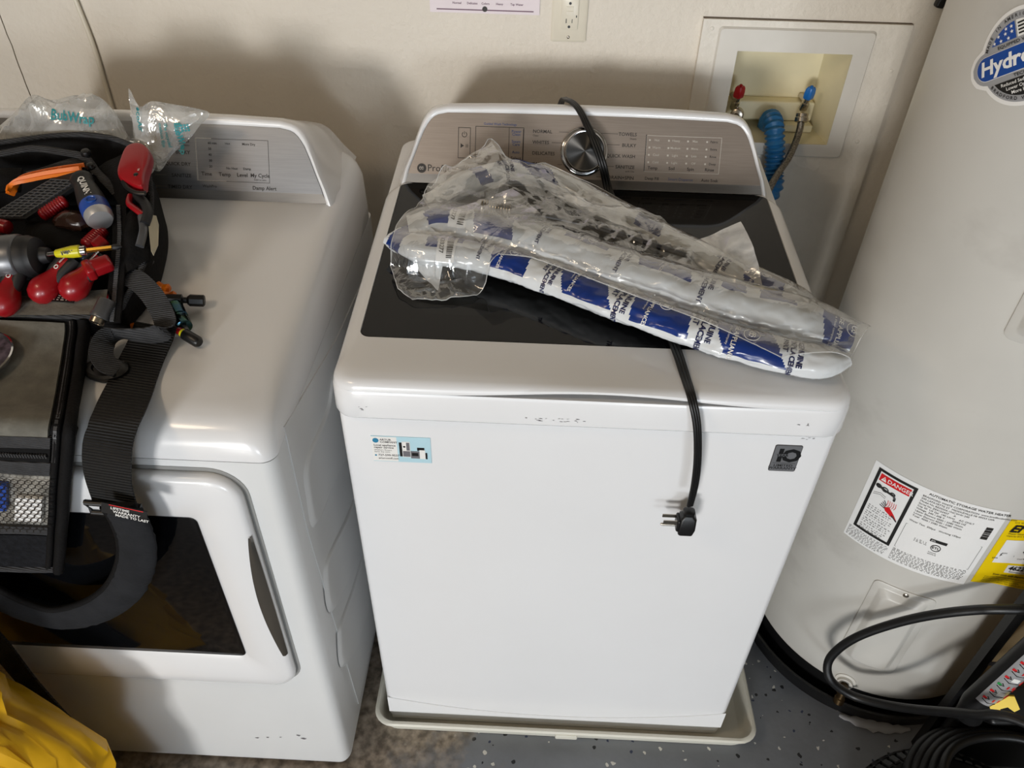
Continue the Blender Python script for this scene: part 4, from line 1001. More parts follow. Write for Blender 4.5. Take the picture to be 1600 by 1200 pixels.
def sleeve(name, pts, ra, rb, seed, blocks, texts, logos, label, amp=.10):
    s = Sleeve(pts, ra, rb, seed, amp)
    t = thing('printed_parts_sleeve', s.P[len(s.P)//2], label, 'plastic sleeve')
    o = s.build(t, blocks)
    ink, wt = MB(), MB(); sleeve_text(s, ink, wt, texts, logos)
    if ink.v: ink.build('lettering', M['navyink'], o, 0)
    if wt.v: wt.build('white_logo', M['paperw'], o, 0)
    return s, t, o
s1, t1, o1 = sleeve('a', [(0.055,0.2914,1.0045), (0.0955,0.2481,1.0046), (0.1589,0.2404,1.0039), (0.234,0.2186,1), (0.3307,0.1682,0.9944), (0.4213,0.1197,0.9901), (0.5068,0.0782,0.9863), (0.5891,0.0467,0.9835), (0.6588,0.0306,0.9811), (0.6908,0.0435,0.9802)],
    end(.10, .08, 1.15, .45, .0290), end(.10, .06, .75, .45, .0200), 3,
    [(.000, .030, -1.6, 1.9, .006), (.066, .0835, -1.5, .35, .002), (.112, .122, -1.2, -.1, .002), (.170, .230, -1.25, 1.0, .004), (.286, .362, -1.35, 1.0, .014), (.402, .486, -1.35, 1.25, .004), (.524, .604, -1.35, 1.35, .012)],
    [(.158, -1.15, .0075), (.276, -.55, .0088), (.392, -.75, .0105), (.514, -.75, .0110), (.632, -.5, .0095)], [(.203, -.35, .0085), (.325, -.55, .0085), (.446, -.45, .010), (.570, -.2, .0115)],
    'front white sleeve printed with navy blocks nearest the edge of black lid')
# paper barcode sticker on the front sleeve
def barcode(s, o, u0, u1, p0, p1):
    m = MB(); m.grid(lambda a, c: s.S(u0+(u1-u0)*a, p0+(p1-p0)*c, .0008), 8, 12); st_ = m.build('barcode_sticker', M['lwhite'], o, 60)
    m = MB(); rd = random.Random(2); q = p0+.08*(p1-p0)
    while q < p1-.1*(p1-p0):
        w_ = rd.choice((.02, .035, .06)); m.grid(lambda a, c: s.S(u0+(u1-u0)*(.50+.36*a), q+w_*c, .0013), 3, 1); q += w_+rd.choice((.025, .05))
    r = (s.ra(.2)+s.rb(.2))/2
    m.text('WB1X33277', .0088, lambda x, y: s.S(u0+.0035+y, p0+.15+x/r, .0013), bold=.015); m.text('Qty  1', .0078, lambda x, y: s.S(u1-.0075+y-.012+.010, p0+.1+x/r, .0013), bold=.015)
    m.build('print', M['ink'], st_, 0)
def torn(c, n, seed, mt, root):
    a, b_, c_, d_ = map(V, c); m = MB()
    def f(u, v):
        p = a.lerp(b_, u).lerp(d_.lerp(c_, u), v); return p+V((0, -.2, 1))*(.006*noise.noise(p*55+V((seed, 0, 0)))+.010*sin(pi*u)*(1-v))
    m.grid(f, n, n); m.grid(lambda u, v: f(1-u, v)-V((0, 0, .0008)), n, n); return m.build('torn_end', mt, root, 60)
torn([(0.0656,0.3093,1.0181), (0.1336,0.2532,1.0291), (0.1235,0.186,0.979), (0.085,0.2292,0.9869)], 10, 2, M['poly'], t1)
torn([(0.072,0.3287,1.0309), (0.1097,0.2902,1.0324), (0.079,0.2646,1.0001), (0.0482,0.2936,1.0007)], 8, 6, M['navy'], t1)
barcode(s1, o1, .085, .1135, -1.25, 1.35)
s2, t2, o2 = sleeve('b', [(0.0669,0.2971,1.011), (0.1175,0.3054,1.0178), (0.19,0.2923,1.0166), (0.2817,0.2617,1.0139), (0.3786,0.2103,1.0092), (0.47,0.1665,1.0053), (0.5573,0.131,1.0021), (0.6424,0.1023,0.9965), (0.7082,0.0812,0.9876)],
    end(.10, .10, 1.0, .75, .0345), end(.08, .10, .6, .7, .0255), 8,
    [(.030, .066, -1.5, .6, .004), (.105, .170, -1.4, .9, .010), (.252, .325, -1.6, -.15, .004), (.378, .458, -1.6, .0, .010), (.500, .535, -1.6, -.1, .004), (.555, .605, -1.6, -.05, .004), (.640, .72, -1.4, 1.5, .006)],
    [(.225, -.95, .0080), (.358, -1.0, .0085), (.485, -1.0, .0095)], [(.292, -.75, .0075), (.425, -.7, .0075), (.685, .1, .011)],
    'broad middle white sleeve with navy blocks along its upper side on lid', .12)
barcode(s2, o2, .068, .098, -1.2, .9)
s3, t3, o3 = sleeve('c', [(0.0864,0.3738,1.0199), (0.1501,0.407,1.0409), (0.2131,0.4373,1.0477), (0.2787,0.4419,1.0411), (0.3656,0.3867,1.0211), (0.4648,0.3014,1.0094), (0.5545,0.2232,1.0024), (0.6395,0.1633,0.993), (0.6836,0.1407,0.987)],
    end(.12, .10, .8, .5, .0235), end(.10, .06, .6, .4, .020), 5,
    [(.085, .108, -.6, 1.4, .004), (.162, .222, -1.5, .9, .03), (.40, .45, -1.6, .7, .01), (.60, .66, -1.5, .9, .006)],
    [(.15, -.7, .0080), (.57, -.8, .0085)], [(.63, -.4, .008)],
    'rear white sleeve with navy blocks lying closest to the control panel', .14)
# metal suspension rod inside, with its coil spring
rt = thing('suspension_rod', (0.3311,0.323,1.0354), 'grey metal rod with spring seen through the clear bag', 'rod')
pp = cr([(0.1813,0.3046,1.0587), (0.3301,0.2955,1.0409), (0.4982,0.2301,1.027)], 8)
m = MB(); m.tube(pp, .0045, 10); m.build('rod', M['rod'], rt)
d = (pp[6]-pp[0]).normalized(); e1 = d.orthogonal().normalized(); e2 = d.cross(e1)
m = MB(); m.tube([pp[0]+d*(.045*k/120)+(e1*cos(k*.55)+e2*sin(k*.55))*.0105 for k in range(121)], .0014, 6); m.build('spring', M['nickel'], rt)
for p_ in pp: SLV.append((p_, .008, .008))
# the clear bag itself: one crumpled sheet laid over everything
def sheet(outline, inner, spacing, seed, amp, fr, lift=.003, drape=True):
    """outline/inner: 3-D points; fills the outline (seen from above) with a crumpled surface"""
    rd = random.Random(seed)
    O = [V(p) for p in outline]; I = [V(p) for p in inner]; ctl = O+I
    def dense(o):
        out = []
        for a, c in zip(o, o[1:]+o[:1]):
            n = max(1, int((c-a).length/spacing)); out += [a.lerp(c, k/n) for k in range(n)]
        return out
    B = dense(O); poly = [(p.x, p.y) for p in B]
    def inside(x, y):
        r = False; n = len(poly); j = n-1
        for i in range(n):
            (xi, yi), (xj, yj) = poly[i], poly[j]
            if (yi > y) != (yj > y) and x < (xj-xi)*(y-yi)/(yj-yi)+xi: r = not r
            j = i
        return r
    xs_ = [p[0] for p in poly]; ys_ = [p[1] for p in poly]
    pts = list(poly)
    y = min(ys_)
    while y < max(ys_):
        x = min(xs_)
        while x < max(xs_):
            qx, qy = x+rd.uniform(-.4, .4)*spacing, y+rd.uniform(-.4, .4)*spacing
            if inside(qx, qy) and min((qx-a)**2+(qy-c)**2 for a, c in poly) > (spacing*.5)**2: pts.append((qx, qy))
            x += spacing
        y += spacing*.87
    n0 = len(poly)
    vs, es, fs, *_ = delaunay_2d_cdt([V((a, c)) for a, c in pts], [], [list(range(n0))], 1, 1e-5)
    out = []
    for i, v in enumerate(vs):
        ws_ = zs_ = 0
        for c in ctl:
            d2 = (v.x-c.x)**2+(v.y-c.y)**2+1e-6; q = 1/d2**1.4; ws_ += q; zs_ += q*c.z
        z = zs_/ws_
        q = V(((v.x*.95-v.y*.31)*fr*.42, (v.x*.31+v.y*.95)*fr, seed))
        r1 = 1-abs(noise.noise(q))*2; r2 = 1-abs(noise.noise(q*2.3+V((5, 3, 1))))*2
        z += amp*(r1*.75+r2*.4-.45)+.0042*max(0, 1-3.2*abs(noise.noise(q*3.1+V((7, 2, 4)))))-.001
        if drape:
            lidz = .9642+.09*(min(max(v.y, .05), .497)-.08)
            z = max(z, lidz+lift)
            for p, ra, rb in SLV:
                d_ = sqrt((v.x-p.x)**2+(v.y-p.y)**2); R_ = ra*1.30
                if d_ < R_: z = max(z, p.z+rb*1.22*sqrt(max(0, 1-(d_/R_)**2))+lift*.6)
        out.append(V((v.x, v.y, z)))
    sheet.edge = out[:n0]
    return out, [tuple(f) for f in fs]
bag = thing('clear_plastic_bag', (0.3858,0.2968,0.983), 'crumpled clear plastic bag spread over the printed sleeves on washer lid', 'plastic bag')
ol = [(0.0457,0.2271,0.9887), (0.0505,0.2805,1.0035), (0.0642,0.3204,1.0201), (0.0802,0.3474,1.0376), (0.0878,0.3767,1.0552), (0.1201,0.3983,1.0821), (0.157,0.3989,1.0942), (0.1897,0.4251,1.1126), (0.2244,0.4087,1.0881), (0.2775,0.4425,1.0661), (0.3379,0.4143,1.0436), (0.3756,0.4054,1.0378), (0.423,0.3764,1.0252), (0.4695,0.3503,1.0128), (0.5019,0.3346,1.0064), (0.5293,0.3082,1.006), (0.5597,0.2307,1.0071), (0.6115,0.2134,0.9975), (0.6642,0.1814,0.9866), (0.6998,0.1371,0.9846), (0.7239,0.1143,0.9886), (0.7325,0.0904,0.9864), (0.7116,0.0621,0.9779), (0.6878,0.0272,0.9688), (0.6478,0.0222,0.9663), (0.5941,0.0154,0.9877), (0.5644,0.0322,1.0042), (0.5021,0.0737,1.0089), (0.4184,0.1195,1.0131), (0.3291,0.1714,1.0177), (0.2627,0.205,1.0228), (0.213,0.2101,0.9952), (0.1788,0.1721,0.9758), (0.1322,0.1585,0.9736), (0.0893,0.1573,0.9735), (0.0643,0.179,0.9774)]
inn = [(0.1911,0.403,1.1046), (0.1633,0.3838,1.0858), (0.2261,0.3712,1.0797), (0.1457,0.3435,1.0622), (0.2794,0.305,1.0537), (0.1906,0.2857,1.06), (0.3607,0.3237,1.0474), (0.3798,0.2823,1.0367), (0.474,0.2286,1.0269), (0.1179,0.3107,1.0443), (0.095,0.2448,1.0233), (0.0877,0.2102,0.9872), (0.1377,0.2002,0.9843), (0.0813,0.1814,0.9766)]
vs, fs = sheet(ol, inn, .0066, 4, .0085, 30)
bnd = sheet.edge
m = MB(); m.add(vs, fs); bf = m.build('bag_film', M['film'], bag, 55)
m = MB(); m.tube([V(p) for p in bnd], .0007, 5, closed=True); m.build('bag_lip', M['film2'], bf, 60)
def flap(c, n, seed, amp, root, name, mt):
    a, b_, c_, d_ = map(V, c)
    def f(u, v):
        p = a.lerp(b_, u).lerp(d_.lerp(c_, u), v); q = p*30+V((seed, 0, 0))
        return p+V((0, -.3, 1))*(amp*(1-2*abs(noise.noise(q)))*(.4+u)+.012*sin(pi*v)*u)
    m = MB(); m.grid(f, n, n); return m.build(name, mt, root, 62)
flap([(0.516,0.2833,1.0218), (0.5791,0.2812,1.0566), (0.6028,0.1511,1.0039), (0.5257,0.236,1.0225)], 14, 3, .004, bag, 'torn_flap', M['film2'])
flap([(0.6941,0.1303,0.998), (0.7194,0.0909,1.0095), (0.6925,0.0278,0.9708), (0.6527,0.0258,0.9986)], 10, 8, .004, bag, 'torn_flap', M['film'])
flap([(0.2888,0.3494,1.0627), (0.4198,0.3551,1.0383), (0.5181,0.2865,1.0121), (0.3945,0.2894,1.0424)], 16, 12, .006, bag, 'loose_fold', M['film'])
flap([(0.0905,0.3591,1.0636), (0.1905,0.4129,1.1155), (0.2294,0.2983,1.0682), (0.119,0.3025,1.0485)], 16, 22, .006, bag, 'loose_fold', M['film'])
flap([(0.131,0.2867,1.0571), (0.2279,0.3317,1.0712), (0.2897,0.2449,1.0533), (0.2065,0.1877,1.0392)], 14, 31, .006, bag, 'loose_fold', M['film'])

# ================================================================ air pillows on the dryer console
M['tealink'] = mat('teal_ink', '#2b8f95', .5, var=.05)
def pillow(name, outline, y0, th_, seed, label, lean=.25):
    O = [V((p.x, p.z)) for p in cr(outline, 3, True)]
    rd = random.Random(seed); sp_ = .009; poly = []
    for a, c in zip(O, O[1:]+O[:1]):
        n = max(1, int((c-a).length/sp_)); poly += [a.lerp(c, k/n) for k in range(n)]
    pts = list(poly); x0, x1 = min(p.x for p in poly), max(p.x for p in poly); z0_, z1_ = min(p.y for p in poly), max(p.y for p in poly)
    x = x0
    while x < x1:
        z = z0_
        while z < z1_:
            q = V((x+rd.uniform(-.4, .4)*sp_, z+rd.uniform(-.4, .4)*sp_)); r = False; j = len(poly)-1
            for i in range(len(poly)):
                a, c = poly[i], poly[j]
                if (a.y > q.y) != (c.y > q.y) and q.x < (c.x-a.x)*(q.y-a.y)/(c.y-a.y)+a.x: r = not r
                j = i
            if r and min((q-p).length for p in poly) > sp_*.5: pts.append(q)
            z += sp_
        x += sp_
    vs, es, fs, *_ = delaunay_2d_cdt(pts, [], [list(range(len(poly)))], 1, 1e-5)
    zm = (z0_+z1_)/2
    def bulge(v):
        d_ = min((v-p).length for p in poly); k = min(d_/(.45*min(x1-x0, z1_-z0_)), 1)
        return th_*sqrt(1-(1-k)**2)*(1+.22*noise.noise((v.x*28, v.y*28, seed)))-.004*abs(noise.noise((v.x*50, v.y*50, seed+4)))*min(k*3, 1)
    def f(v, s): return V((v.x, y0+lean*(v.y-zm)-s*max(bulge(v), 0), v.y))
    t = thing('air_pillow', f(V(((x0+x1)/2, z0_)), 0), label, 'packing pillow')
    m = MB(); m.add([f(v, 1) for v in vs], [tuple(q) for q in fs]); m.add([f(v, -.7) for v in vs], [tuple(q)[::-1] for q in fs]); body = m.build('film', M['film3'], t, 22)
    return t, body, lambda x, z: f(V((x, z)), 1)+V((0, -.003, 0))
M['film3'] = film('milky_film', (.95, .96, .95), .08, .7, .38)
YP = .405
t, body, ff1 = pillow('a', [(-0.6575,0.405,1.0868), (-0.6116,0.405,1.1198), (-0.5825,0.405,1.1398), (-0.5465,0.405,1.1677), (-0.5173,0.405,1.1605), (-0.4837,0.405,1.1678), (-0.4466,0.405,1.171), (-0.4253,0.405,1.1575), (-0.4116,0.405,1.1353), (-0.4015,0.405,1.0994), (-0.4255,0.405,1.0732), (-0.5328,0.405,1.0748)], YP, .030, 3, 'large milky air pillow lying between dryer controls and the tool bag')
m = MB(); q = (-0.5089,0.405,1.1464); m.text('BubWrap', .018, lambda x, y: ff1(q[0]+x, q[2]-.004-.06*x+y), bold=.02); q2 = (-0.4987,0.405,1.1046); m.text('EcoAir', .014, lambda x, y: ff1(q2[0]+x, q2[2]+y))
m.build('print', M['tealink'], body, 0)
t, body, ff2 = pillow('b', [(-0.3771,0.385,1.1893), (-0.3649,0.385,1.1629), (-0.3441,0.385,1.1716), (-0.3146,0.385,1.1686), (-0.2775,0.385,1.1639), (-0.2529,0.385,1.1566), (-0.2712,0.385,1.1396), (-0.2907,0.385,1.1191), (-0.3244,0.385,1.0933), (-0.3497,0.385,1.0659), (-0.3649,0.385,1.0765), (-0.384,0.385,1.0943), (-0.3808,0.385,1.1368)], .385, .022, 9, 'smaller clear air pillow with pointed corner beside the dryer dial')
m = MB(); q = (-0.3017,0.385,1.1447); m.text('BubWrap', .0125, lambda x, y: ff2(q[0]-.002+y, q[2]+.004-x), bold=.04)
q2 = (-0.3204,0.385,1.1471); m.text('the recycled', .0075, lambda x, y: ff2(q2[0]+y, q2[2]-x), bold=.02); m.text('cushion film', .0075, lambda x, y: ff2(q2[0]-.009+y, q2[2]-x), bold=.02)
q3 = (-0.3634,0.385,1.1679); m.text('ecoAir', .012, lambda x, y: ff2(q3[0]-.003+y*.9+x*.12, q3[2]-.002-x), bold=.02)
lg = (-0.293,0.385,1.1347)
for i in range(3):
    for k in range(3): m.bar(lambda x, y: ff2(lg[0]+x, lg[2]+y), -.002+.0042*i, .0042*k, .0012+.0042*i, .0042*k+.0032)
m.build('print', M['tealink'], body, 0)
# ================================================================ tool bag lying open on the dryer
M['nylon'] = mat('black_nylon', '#0d0c0d', .8, var=.15, vscale=30, bump=.5, bscale=220, spec=.2)
M['tagcard'] = mat('tag_card', '#c4baa0', .6, var=.05)
M['capsilver'] = mat('satin_silver', '#c4c4c6', .4, .6, var=.03)
M['lining'] = mat('silver_lining', '#b9b6ae', .4, .4, var=.3, vscale=45)
M['web'] = mat('black_webbing', '#161617', .6, ribs=120, var=.3, vscale=6, stretch=(1, 1, 60), bump=.6, bscale=60, spec=.35)
M['greyweb'] = mat('grey_webbing', '#464648', .8, var=.12, vscale=60, bump=.5, bscale=240, spec=.2, ribs=160)
M['ripstop'] = mat('grey_ripstop', '#74726a', .7, var=.14, vscale=40, bump=.4, bscale=150, spec=.2)
M['velvet'] = mat('black_loop_fabric', '#1b1c20', .95, var=.25, vscale=120, bump=.8, bscale=200, spec=.2)
M['padgrey'] = mat('pad_fabric', '#26272a', .9, var=.15, vscale=25, bump=.5, bscale=180, spec=.2)
M['tred'] = mat('tool_red', '#981019', .32, var=.06, coat=.2)
M['orange'] = mat('orange_plastic', '#ef7a12', .4, var=.05)
M['tgrey'] = mat('tool_grey', '#6c6d70', .35, .6, var=.1)
M['tblack'] = mat('tool_black_grip', '#1a1a1c', .55, var=.15)
M['tyellow'] = mat('tool_yellow', '#d8cf1e', .35, var=.05)
M['tblue'] = mat('tool_blue', '#23489a', .35, var=.06)
M['brown'] = mat('brown_tape', '#38231a', .25, var=.2, bump=.3)
M['gold'] = mat('brass_shaft', '#b08d3a', .3, 1., var=.1)
tb = thing('tool_bag', (-.52, .2, .97), 'open black nylon tool bag with grey flap draped over the dryer front', 'tool bag')
def dk(y): return .9462+.128*max(y+.03, 0)
rim = cr([(-0.7271,0.3263,1.1034), (-0.5835,0.35,1.1134), (-0.5072,0.3659,1.1201), (-0.4471,0.3711,1.1222), (-0.3905,0.3609,1.118), (-0.3476,0.333,1.1062), (-0.3175,0.2698,1.0797), (-0.3004,0.2028,1.0516), (-0.293,0.1444,1.027), (-0.3021,0.0882,1.0034), (-0.3093,0.0702,0.9959), (-0.3542,0.0586,0.991), (-0.4711,0.0584,0.9909), (-0.6045,0.0536,0.9889)], 5, True)
cx = sum((p.x for p in rim))/len(rim); cy = sum((p.y for p in rim))/len(rim)
def sc(p, k, z): return V((cx+(p.x-cx)*k, cy+(p.y-cy)*k, z))
b = MB()
b.loft([[sc(p, .97, dk(p.y)+.001) for p in rim], [sc(p, 1.01, dk(p.y)+.008) for p in rim], [sc(p, 1.02, (dk(p.y)+p.z)/2) for p in rim], [sc(p, 1.0, p.z) for p in rim], [sc(p, .965, p.z+.001) for p in rim], [sc(p, .94, p.z-.012) for p in rim], [sc(p, .91, dk(p.y)+.012) for p in rim]], True, True, True)
shell = b.build('shell', M['nylon'], tb, 50)
b = MB(); b.tube([sc(p, .985, p.z+.002) for p in rim], .0045, 8, closed=True); b.build('rim_piping', M['greyweb'], shell, 60)
# rear grey carry strap, right-hand zip, inner pockets
b = MB(); hp2 = cr([(-0.6221,0.307,1.1073), (-0.5624,0.3121,1.1135), (-0.515,0.3216,1.1195), (-0.4632,0.3165,1.1173), (-0.43,0.3106,1.1129), (-0.404,0.2855,1.1023), (-0.3787,0.2655,1.0919), (-0.3648,0.2544,1.0832)], 6)
b.tube(hp2, .0065, 10, flat=.45, up=(0, -.42, 1)); b.build('carry_strap', M['greyweb'], tb, 60)
b = MB(); b.lathe([(.007, 0), (.008, .003), (.006, .008), (.0, .009)], (-0.4262,0.3133,1.116), (0, -.3, 1), 14); b.lathe([(.006, 0), (.007, .003), (.005, .007), (.0, .008)], (-0.4117,0.29,1.1062), (0, -.3, 1), 14); b.build('strap_stud', M['black'], tb)
zp = cr([(-0.353,0.2288,1.0725), (-0.335,0.1781,1.0532), (-0.3228,0.1262,1.0314), (-0.3139,0.0834,1.0114), (-0.3079,0.0485,0.9928)], 8)
b = MB(); b.ribbon(zp, (1, 0, 0), .021, .004); zt_ = b.build('zipper_tape', M['nylon'], tb, 30)
b = MB()
for i in range(len(zp)*2-2):
    p = zp[i//2].lerp(zp[min(i//2+1, len(zp)-1)], (i % 2)/2)
    b.box((p.x-.0028, p.y-.0015, p.z+.002), (p.x+.0028, p.y+.0015, p.z+.0042))
b.build('zipper_teeth', M['tgrey'], zt_, 0, kind='stuff')
def panel(c, n, th_, mt, name, bul=.01, root=None):
    a, b_, c_, d_ = map(V, c); m = MB()
    top = lambda u, v: a.lerp(b_, u).lerp(d_.lerp(c_, u), v)+V((0, -.42, 1))*(bul*sin(pi*u)*sin(pi*v)+.003*noise.noise(((u*3, v*3, bul*99))))
    m.grid(top, n, n); m.grid(lambda u, v: top(1-u, v)-V((0, -.42, 1))*th_, n, n)
    return m.build(name, mt, root or tb, 60)
panel(((-0.5172,0.2898,1.0961), (-0.438,0.3186,1.1122), (-0.4155,0.2944,1.1041), (-0.5039,0.274,1.0935)), 8, .004, M['greyweb'], 'inner_pocket', .006)
panel(((-0.6001,0.2956,1.0966), (-0.5273,0.2988,1.0979), (-0.5125,0.2526,1.0825), (-0.579,0.2474,1.0803)), 8, .004, M['nylon'], 'inner_pocket', .01)
panel(((-0.4944,0.2152,1.0528), (-0.3985,0.2074,1.0535), (-0.3723,0.152,1.0402), (-0.4713,0.155,1.0395)), 10, .004, M['nylon'], 'inner_pocket', .016)
panel(((-0.5132,0.0896,0.998), (-0.337,0.1084,1.0079), (-0.3152,0.0607,0.9979), (-0.4927,0.0511,0.9939)), 10, .004, M['ripstop'], 'front_pocket', .004)
panel(((-0.4104,0.2993,1.1021), (-0.3685,0.3398,1.1171), (-0.3207,0.2702,1.0899), (-0.3444,0.2214,1.0714)), 10, .004, M['nylon'], 'side_pocket', .012)
panel(((-0.3411,0.2105,1.0668), (-0.315,0.2553,1.0816), (-0.2859,0.1472,1.0362), (-0.3143,0.1164,1.0273)), 10, .004, M['nylon'], 'side_pocket', .014)
b = MB(); q = V((-0.3931,0.0808,1.0083)); b.xf = local(q, (1, -.05, 0), (0, -.42, 1)); b.box((-.024, -.006, 0), (.024, .006, .002)); lb_ = b.build('sewn_label', M['black'], tb, 0)
b = MB(); rd = random.Random(8); fq = local(q, (1, -.05, 0), (0, -.42, 1))
for i in range(3): tiny(b, lambda x, y: fq((x, y, .0024)), -.02, .0022-.0033*i, .02, .0019, rd)
b.build('print', M['lite'], lb_, 0)
# flap hanging down over the front of the dryer
FR = [(-0.3501,0.0579,0.9863), (-0.3449,0.0394,0.9759), (-0.3366,0.0055,0.9635), (-0.3227,-0.0397,0.9568), (-0.3079,-0.0795,0.9567), (-0.2848,-0.13,0.9649), (-0.2995,-0.136,0.9238), (-0.3217,-0.136,0.87), (-0.3428,-0.138,0.8146), (-0.3666,-0.14,0.7551), (-0.3942,-0.14,0.688)]
FP = cr(FR, 6); FW = .30
def fl_(s, v, d=0.):
    """s: metres left of the right edge, v: 0 at the fold .. 1 at the hem"""
    k = v*(len(FP)-1); i = min(int(k), len(FP)-2); p = FP[i].lerp(FP[i+1], k-i); t = (FP[min(i+2, len(FP)-1)]-FP[max(i-1, 0)]).normalized()
    n = V((1, 0, 0)).cross(t); n = n if n.y < 0 or n.z > .5 else -n
    n = -n if n.z < -.3 else n
    wv = .003*noise.noise((s*14, v*9, 2))
    return p+V((-s, 0, 0))+n.normalized()*(d+wv)
def zone(name, v0, v1, s0, s1, d, mt, nv=14, ns=14, parent=None, th_=.006):
    m = MB(); m.grid(lambda a, c: fl_(s1+(s0-s1)*a, v0+(v1-v0)*c, d), ns, nv); m.grid(lambda a, c: fl_(s0+(s1-s0)*a, v0+(v1-v0)*c, d-th_), ns, nv)
    E = lambda a, c, e: fl_(s1+(s0-s1)*a, v0+(v1-v0)*c, e)
    for q in range(2): m.grid(lambda a, c: E(a, q, d-th_*c), ns, 1); m.grid(lambda a, c: E(q, a, d-th_*c), nv, 1)
    return m.build(name, mt, parent or tb, 60)
fpn = zone('front_flap', 0., 1., 0., FW, .0, M['nylon'], 40, 14, None, .008)
zone('ripstop_panel', .03, .535, .030, FW, .004, M['ripstop'], 26, 12, fpn)
zone('seam_tape', .535, .575, .026, FW, .005, M['greyweb'], 4, 12, fpn)
zb2 = zone('zipper_band', .575, .625, .026, FW, .0035, M['nylon'], 4, 12, fpn)
b = MB()
for k in range(70): 
    s = .03+k*.0035; q = fl_(s, .600, .005); b.box((q.x-.0011, q.y-.002, q.z-.003), (q.x+.0011, q.y+.0, q.z+.003))
b.build('zipper_teeth', M['greyweb'], fpn, 0, kind='stuff')
zone('seam_tape', .625, .668, .024, FW, .005, M['greyweb'], 4, 12, fpn)
pk = zone('pocket_lining', .668, .855, .018, FW, .0015, M['lining'], 10, 10, fpn)
b = MB(); rr_ = [fl_(.030, .74, .003), fl_(.066, .74, .003), fl_(.066, .82, .003), fl_(.030, .82, .003)]; b.prism(rr_, (0, -.006, 0)); tag(b.build('small_parts_box', M['lwhite'], None, 0), 'small white parts box behind the mesh pocket of the bag flap', 'box')
b = MB(); rr_ = [fl_(.078, .70, .003), fl_(.125, .70, .003), fl_(.125, .79, .003), fl_(.078, .79, .003)]; b.prism(rr_, (0, -.006, 0)); tag(b.build('small_parts_box', M['tblue'], None, 0), 'small blue parts box at left behind the mesh pocket', 'box')
b = MB(); hx = .0068; hy = .0150
def seg(a, c):
    p, q = fl_(a[0], a[1], .011), fl_(c[0], c[1], .011); w_ = .0007; d_ = (q-p); n = V((-d_.z, 0, d_.x)).normalized()*w_ if d_.length else V((w_, 0, 0))
    b.add([p-n, p+n, q+n, q-n], [(0, 1, 2, 3)])
for r in range(14):
    for c in range(30):
        s = .020+c*.0092+(r % 2)*.0046; v = .672+r*.0130
        if s < .28: seg((s, v), (s+.0046, v+.0042)); seg((s, v), (s-.0046, v+.0042)); seg((s+.0046, v+.0042), (s+.0046, v+.0130))
b.build('pocket_net', M['black'], fpn, 0, kind='stuff')
zone('net_hem', .845, .872, .016, FW, .006, M['greyweb'], 3, 12, fpn)
zone('hook_patch', .880, .985, .020, FW, .004, M['velvet'], 8, 12, fpn)
for name, s, mt, r in (('edge_piping', .004, 'nylon', .0075), ('edge_zipper', .019, 'nylon', .0045)):
    b = MB(); b.tube([fl_(s, k/40, .003) for k in range(41)], r, 8); b.build(name, M[mt], fpn, 60)
b = MB()
for k in range(150): 
    q = fl_(.0195, .02+.6*k/150, .007); q2 = fl_(.0195, .02+.6*(k+.5)/150, .007); b.add([q+V((-.0022, 0, 0)), q+V((.0022, 0, 0)), q2+V((.0022, 0, 0)), q2+V((-.0022, 0, 0))], [(0, 1, 2, 3)])
b.build('zipper_teeth', M['tgrey'], fpn, 0, kind='stuff')
b = MB(); b.tube([fl_(.004, .99, .002), fl_(.05, 1.0, .002), fl_(.15, 1.0, .002), fl_(FW, 1.0, .002)], .006, 8); b.build('edge_piping', M['greyweb'], fpn, 60)
# grey adjuster strap, rubber end, shoulder strap and its pad
gp = cr([(-0.3249,0.1272,1.0201), (-0.2953,0.1151,1.0216), (-0.2619,0.0866,1.0149), (-0.2378,0.0568,1.0011), (-0.2346,0.0408,0.9901), (-0.2524,0.0367,0.9835), (-0.2822,0.0396,0.9799), (-0.3047,0.0432,0.9784), (-0.3154,0.0299,0.9767), (-0.3121,0.0077,0.9718), (-0.298,-0.0087,0.9657), (-0.2824,-0.0118,0.9613)], 7)
b = MB()
def gside(t): 
    a = [(0, V((-.3, -1, -.35))), (.3, V((-.5, -.8, -.5))), (.42, V((-.2, .1, -1))), (.6, V((0, .5, -1))), (.75, V((.8, .4, -.4))), (1, V((.3, 1, 0)))]
    for (t0, v0), (t1, v1) in zip(a, a[1:]):
        if t <= t1: return v0.lerp(v1, (t-t0)/(t1-t0))
    return a[-1][1]
b.ribbon(gp, gside, .030, .0018); b.build('adjuster_strap', M['greyweb'], tb, 40)
b = MB(); b.xf = local((-0.3031,-0.0076,0.9569), (1, -.1, 0), (0, -.13, 1))
b.loft([[(.031*k*cos(a), .020*k*sin(a), z) for a in [2*pi*i/24 for i in range(24)]] for k, z in ((.8, -.008), (1, -.004), (1, .002), (.85, .005), (.62, .005), (.55, .002))], True, True, True); b.build('rubber_end', M['rubber'], tb)
wp = cr([(-0.2592,0.0663,0.9793), (-0.2622,0.0494,0.9672), (-0.2642,0.0173,0.9581), (-0.2603,-0.0311,0.9529), (-0.2453,-0.092,0.9625), (-0.2411,-0.124,0.9618), (-0.2466,-0.14,0.9421), (-0.2609,-0.143,0.8932), (-0.2676,-0.143,0.8407)], 8)
b = MB(); b.ribbon(wp, (1, -.12, 0), .0625, .0025); b.build('shoulder_strap', M['web'], tb, 40)
b = MB(); e = wp[-1]
b.tube([e+V((-.036, -.004, .006)), e+V((.036, -.004, .002)), e+V((.037, -.003, -.018)), e+V((-.034, -.003, -.014))], .0042, 8, closed=True); b.build('strap_buckle', M['black'], tb, 60)
